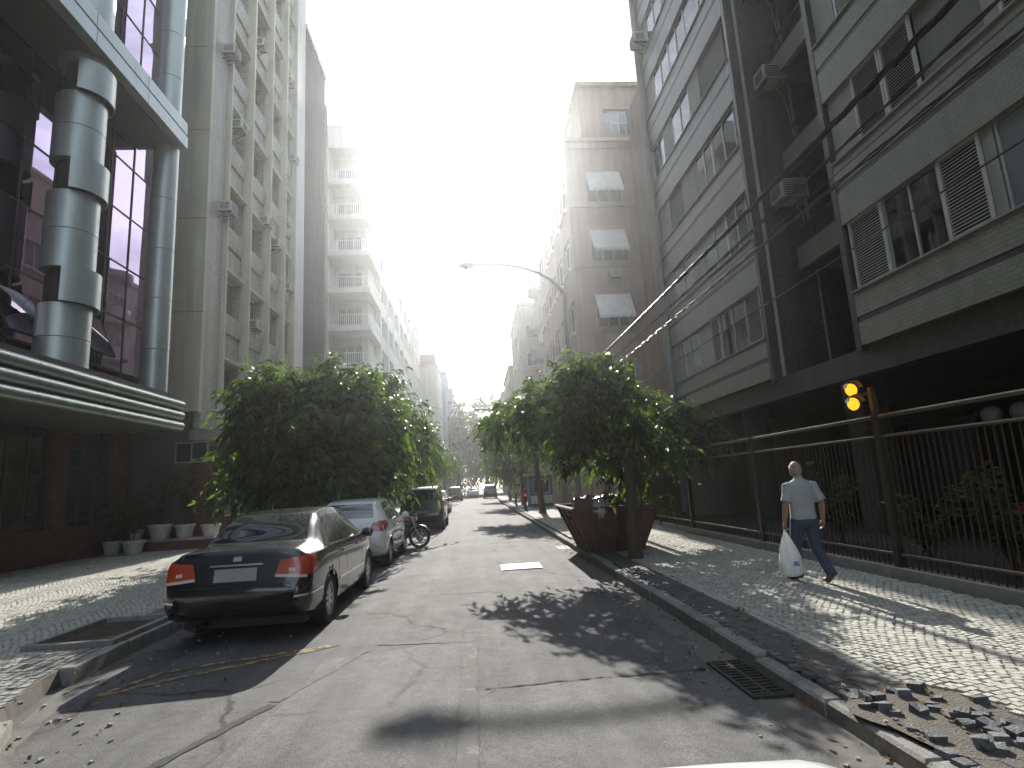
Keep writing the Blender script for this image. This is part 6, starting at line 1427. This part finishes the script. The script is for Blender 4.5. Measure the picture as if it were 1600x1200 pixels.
# fallen leaves and grit in the gutters
n = 420; xs_ = np.where(rng.random(n) < .6, rng.normal(2.45, .35, n), rng.normal(-3.9, .5, n)); ys_ = rng.uniform(3.0, 16, n)
keep = (np.abs(xs_) < 5.4); xs_, ys_ = xs_[keep], ys_[keep]; zz = np.array([ZP+.012 if (x > 2.4 or x < kl_x(y)-.1) else road_z(x, y)+.014 for x, y in zip(xs_, ys_)])
d_ = rng.normal(0, 1, (len(xs_), 3)); d_[:, 2] *= .08
o = link('fallen_leaves', leaves_mesh('fallen_leaves', np.stack([xs_, ys_, zz], 1), d_, rng.uniform(.04, .10, len(xs_)), .45, 0, .1), MATS['dry_leaf']); stuff(o); o['label'] = 'scattered dry fallen leaves along both kerbs'
q = MB()
for k in range(200):
    x, y = (random.gauss(2.15, .25), random.uniform(2.8, 9)) if random.random() < .65 else (random.gauss(-3.3, .4), random.uniform(3.8, 8)); s = random.uniform(.006, .018); z = road_z(x, y)+s*.4 if kl_x(y) < x < 2.35 else ZP+s*.4
    q.box(x-s, x+s, y-s*.8, y+s*.8, z-s*.6, z+s*.6, Matrix.Rotation(random.uniform(0, 3), 3, 'Z') @ Matrix.Rotation(random.uniform(-.4, .4), 3, 'X'))
o = q.build('loose_grit', mat('grit', (0.25, 0.24, 0.22), rough=0.9, piece=0.4)); stuff(o); o['label'] = 'loose grit and pebbles lying by the kerbs'
# ---------------------------------------------------------------- the man walking away with a shopping bag
DEPS = None
def fused(mb, name, m, parent, voxel=0.012, smooth=6):
    """one continuous skin grown over overlapping lofts"""
    me = mb.mesh(name); o = bpy.data.objects.new(name, me); COL.objects.link(o)
    r_ = o.modifiers.new('remesh', 'REMESH'); r_.mode = 'VOXEL'; r_.voxel_size = voxel; r_.use_smooth_shade = True
    s = o.modifiers.new('smooth', 'SMOOTH'); s.iterations = smooth; s.factor = 0.5
    bpy.context.view_layer.update(); dg = bpy.context.evaluated_depsgraph_get()
    me2 = bpy.data.meshes.new_from_object(o.evaluated_get(dg)); bpy.data.objects.remove(o)
    for p in me2.polygons: p.use_smooth = True
    me2.name = name; me2.materials.clear(); return link(name, me2, m, parent)
def loft(mb, secs, n=20):
    """elliptic sections (centre, rx, ry) stacked upwards"""
    vv = []
    for (c, rx, ry) in secs:
        for k in range(n): a = 2*PI*k/n; vv.append((c[0]+rx*math.cos(a), c[1]+ry*math.sin(a), c[2]))
    ff = [(i*n+k, i*n+(k+1) % n, (i+1)*n+(k+1) % n, (i+1)*n+k) for i in range(len(secs)-1) for k in range(n)]
    ff += [tuple(range(n))[::-1], tuple((len(secs)-1)*n+k for k in range(n))]
    return mb.add(vv, ff, True)
def ball(mb, c, r_, n=14):
    prof = [(0, -1)]+[(math.cos(a), math.sin(a)) for a in np.linspace(-1.4, 1.4, 9)]+[(0, 1)]; k = MB().lathe(prof, n)
    return mb.add([(c[0]+p[0]*r_[0], c[1]+p[1]*r_[1], c[2]+p[2]*r_[2]) for p in k.v], k.f, True)
man = thing('person', 'bald man in pale shirt and blue jeans walking away with a white bag', 'person', (4.46, 7.75, ZP), local=True)
skin = mat('skin', (0.36, 0.20, 0.14), rough=0.55, var=0.12, scale=8); shirt_m = mat('shirt_cloth', (0.33, 0.35, 0.355), rough=0.9, var=0.08, scale=5, bump=1.0, bscale=9)
jeans_m = mat('jeans_cloth', (0.045, 0.065, 0.095), rough=0.9, var=0.22, scale=6, bump=0.4, bscale=16); shoe_m = mat('shoe_leather', (0.03, 0.024, 0.02), rough=0.5)
hipR, kneR, ankR, toeR = (.085, 0, .82), (.10, -.03, .45), (.12, -.27, .14), (.13, -.15, .045)
hipL, kneL, ankL, toeL = (-.085, 0, .82), (-.10, .13, .45), (-.10, .15, .075), (-.115, .30, .04)
shR, elR, wrR = (.185, -.01, 1.30), (.25, -.07, 1.05), (.285, .02, .82)
shL, elL, wrL = (-.185, -.01, 1.30), (-.245, -.04, 1.05), (-.255, .04, .80)
b = MB()
loft(b, [((0, 0, .78), .13, .10), ((0, 0, .95), .14, .10), ((0, 0, 1.15), .15, .10), ((0, -.01, 1.30), .16, .09), ((0, -.015, 1.36), .07, .06), ((0, .005, 1.44), .05, .055)])
for h, k, a, t_ in ((hipR, kneR, ankR, toeR), (hipL, kneL, ankL, toeL)): b.tube([h, k, a, t_], [.075, .05, .035, .03], 12)
for s, e, w in ((shR, elR, wrR), (shL, elL, wrL)): b.tube([s, Vector(s).lerp(Vector(e), .5), e, Vector(e).lerp(Vector(w), .35), w], [.055, .048, .038, .04, .027], 12)
# head: skull, jaw, nose, ears; turned a little to the left
H = Vector((-.005, .03, 1.525))
ball(b, H, (.073, .092, .098)); ball(b, H+Vector((-.01, .03, -.055)), (.055, .06, .06)); ball(b, H+Vector((-.022, .098, -.025)), (.014, .02, .022), 8)
for s in (1, -1): ball(b, H+Vector((s*.076, -.005, -.02)), (.012, .022, .034), 8)
ball(b, H+Vector((-.015, .07, .02)), (.05, .03, .018), 8); b.tube([(0, -.01, 1.36), (0, .01, 1.47)], [.056, .052], 12)
# hands: palm and five fingers; the left one closed on the bag handles
def hand(b, w, s, grip):
    w = Vector(w); fwd = Vector((0, .18, -1)).normalized(); pc = w+fwd*.055
    ball(b, w+fwd*.045, (.020, .040, .052), 10)
    for i, (off, ln) in enumerate(((.028, .068), (.010, .076), (-.008, .070), (-.025, .056))):
        k0 = w+fwd*.085+Vector((0, off, 0)); inn = Vector((-s*1.0, 0, 0)); c1 = (.9 if grip else .35); c2 = (1.9 if grip else .75)
        k1 = k0+(fwd*math.cos(c1)+inn*math.sin(c1))*ln*.5; k2 = k1+(fwd*math.cos(c2)+inn*math.sin(c2))*ln*.5
        b.tube([k0-fwd*.02, k0, k1, k2], [.010, .010, .0095, .0075], 8)
    th0 = w+fwd*.03+Vector((0, .035, 0)); th1 = th0+Vector((-s*.012, .022, -.03)); th2 = th1+(Vector((-s*.03, -.01, -.02)) if grip else Vector((-s*.008, .01, -.03)))
    b.tube([th0, th1, th2], [.012, .011, .009], 8)
hand(b, wrR, 1, False); hand(b, wrL, -1, True)
fused(b, 'body', skin, man, 0.008, 3)
q = MB(); loft(q, [((0, 0, .83), .175, .125), ((0, 0, .86), .178, .128), ((0, .005, .96), .168, .125), ((0, -.005, 1.10), .172, .122), ((0, -.015, 1.22), .185, .118), ((0, -.015, 1.30), .185, .105), ((0, -.01, 1.345), .13, .085), ((0, -.005, 1.375), .075, .068)], 24)
for s, e in ((shR, elR), (shL, elL)):
    S, E_ = Vector(s)+Vector((-.03*np.sign(s[0]), 0, .0)), Vector(s).lerp(Vector(e), .92); q.tube([S, Vector(s), S.lerp(E_, .55), E_], [.045, .062, .068, .072], 14)
fused(q, 'shirt', shirt_m, man, 0.010, 4)
q = MB().lathe([(.066, 0), (.072, .012), (.062, .035), (.058, .03), (.062, .005)], 18, (0, -.005, 1.365)); q.build('collar', shirt_m, man)
q = MB(); loft(q, [((0, 0, .74), .15, .115), ((0, -.005, .80), .165, .128), ((0, 0, .88), .16, .115)], 24)
for h, k, a in ((hipR, kneR, ankR), (hipL, kneL, ankL)):
    h, k, a = Vector(h), Vector(k), Vector(a); q.tube([h+Vector((0, 0, .03)), h.lerp(k, .35), k, k.lerp(a, .4), a+(a-k)*.06], [.098, .092, .074, .07, .066], 16)
fused(q, 'trousers', jeans_m, man, 0.010, 4)
MB().lathe([(.158, .0), (.163, .005), (.163, .03), (.158, .035)], 24, (0, 0, .855)).xf(Matrix.Translation((0, 0, 0)) @ Matrix.Diagonal((1, .76, 1, 1))).build('belt', shoe_m, man)
for a, t_, up_ in ((ankR, toeR, .0), (ankL, toeL, .0)):
    a, t_ = Vector(a), Vector(t_); d = (t_-a).normalized(); q = MB()
    q.tube([a+Vector((0, -.0, .0))-d*.05, a.lerp(t_, .4), t_, t_+Vector((0, .09, -.005))], [.042, .044, .04, .026], 12); q.tube([a+Vector((0, 0, .04)), a-d*.01], [.04, .045], 12)
    fused(q, 'shoe', shoe_m, man, 0.009, 2)
q = MB(); 
for k in range(2): pass
hb = MB(); loft(hb, [((H.x, H.y-.012, H.z-.065), .071, .080), ((H.x, H.y-.012, H.z-.02), .0765, .090), ((H.x, H.y-.014, H.z+.015), .0765, .089)], 24)
hb.f = [f for f in hb.f[:-2] if np.mean([hb.v[i][1] for i in f]) < H.y+.02]; hb.sm = [True]*len(hb.f); hb.build('hair', mat('grey_hair', (0.32, 0.30, 0.28), rough=0.8, var=0.25, scale=60, bump=0.5, bscale=200), man)
# the bag
bag_m = mat('white_bag', (0.62, 0.64, 0.65), rough=0.35, var=0.12, scale=9, bump=0.9, bscale=7, spec=0.5)
nt = bag_m.node_tree; bs = nt.nodes['Principled BSDF']; tl_ = nt.nodes.new('ShaderNodeBsdfTranslucent'); tl_.inputs['Color'].default_value = (.7, .72, .74, 1); mxs = nt.nodes.new('ShaderNodeMixShader'); mxs.inputs[0].default_value = .4
nt.links.new(bs.outputs[0], mxs.inputs[1]); nt.links.new(tl_.outputs[0], mxs.inputs[2]); nt.links.new(mxs.outputs[0], nt.nodes['Material Output'].inputs['Surface'])
hx, hy, hz = 4.46+wrL[0], 7.75+wrL[1]+.03, ZP+wrL[2]-.11
bag = thing('shopping_bag', 'bulging white plastic shopping bag hanging from the man\'s hand', 'bag', (hx, hy, ZP))
q = MB(); vv = []; nu = 36; prof = [(.012, .0), (.03, -.06), (.06, -.14), (.095, -.24), (.115, -.34), (.13, -.44), (.135, -.52), (.12, -.58), (.07, -.605), (0.001, -.61)]
for (r_, z) in prof:
    for i in range(nu):
        a = 2*PI*i/nu; k = 1+.10*math.sin(5*a+z*9)+.06*math.sin(11*a-z*20)+.04*math.sin(3*a+z*31); vv.append((hx+.05*(-z)+r_*k*1.15*math.cos(a), hy+r_*k*.85*math.sin(a), hz+z))
q.add(vv, [(j*nu+i, j*nu+(i+1) % nu, (j+1)*nu+(i+1) % nu, (j+1)*nu+i) for j in range(len(prof)-1) for i in range(nu)], True); q.build('sack', bag_m, bag)
for s in (-1, 1): MB().tube([(hx+.01, hy+s*.012, hz-.02), (hx, hy+s*.018, hz+.03), (hx, hy, hz+.055)], [.012, .008, .006], 6).build('handle', bag_m, bag)
zp = -.40; A = []
for i in range(7):
    for j in range(5): 
        a = -PI/2+.1+(i/6-.5)*.45; z = zp-.06*j/4; r_ = np.interp(-z, [-p[1] for p in prof], [p[0] for p in prof]); k = 1+.10*math.sin(5*a+z*9)+.06*math.sin(11*a-z*20)+.04*math.sin(3*a+z*31); A.append((hx+.05*(-z)+(r_*k*1.15+.003)*math.cos(a), hy+(r_*k*.85+.004)*math.sin(a), hz+z))
MB().add(A, [(i*5+j, (i+1)*5+j, (i+1)*5+j+1, i*5+j+1) for i in range(6) for j in range(4)], True).build('blue_print', mat('bag_blue', (.12, .25, .42), rough=.4), bag)

# ---------------------------------------------------------------- thin scattering air added to imitate lens glare round the sun
hz_m = bpy.data.materials.new('glare_air'); hz_m.use_nodes = True; nt = hz_m.node_tree
for nd in list(nt.nodes):
    if nd.type != 'OUTPUT_MATERIAL': nt.nodes.remove(nd)
pv = nt.nodes.new('ShaderNodeVolumePrincipled'); pv.inputs['Color'].default_value = (0.94, 0.97, 1.0, 1); pv.inputs['Density'].default_value = 0.0011; pv.inputs['Anisotropy'].default_value = 0.86
nt.links.new(pv.outputs['Volume'], nt.nodes['Material Output'].inputs['Volume'])
hzo = MB().box(-310, 310, -110, 610, -1.06, 46).build('glare_volume', hz_m); stuff(hzo); hzo['label'] = 'thin scattering air added to imitate lens glare over the street'
for k_ in list(bpy.data.objects):
    if '_local' in k_: del k_['_local']
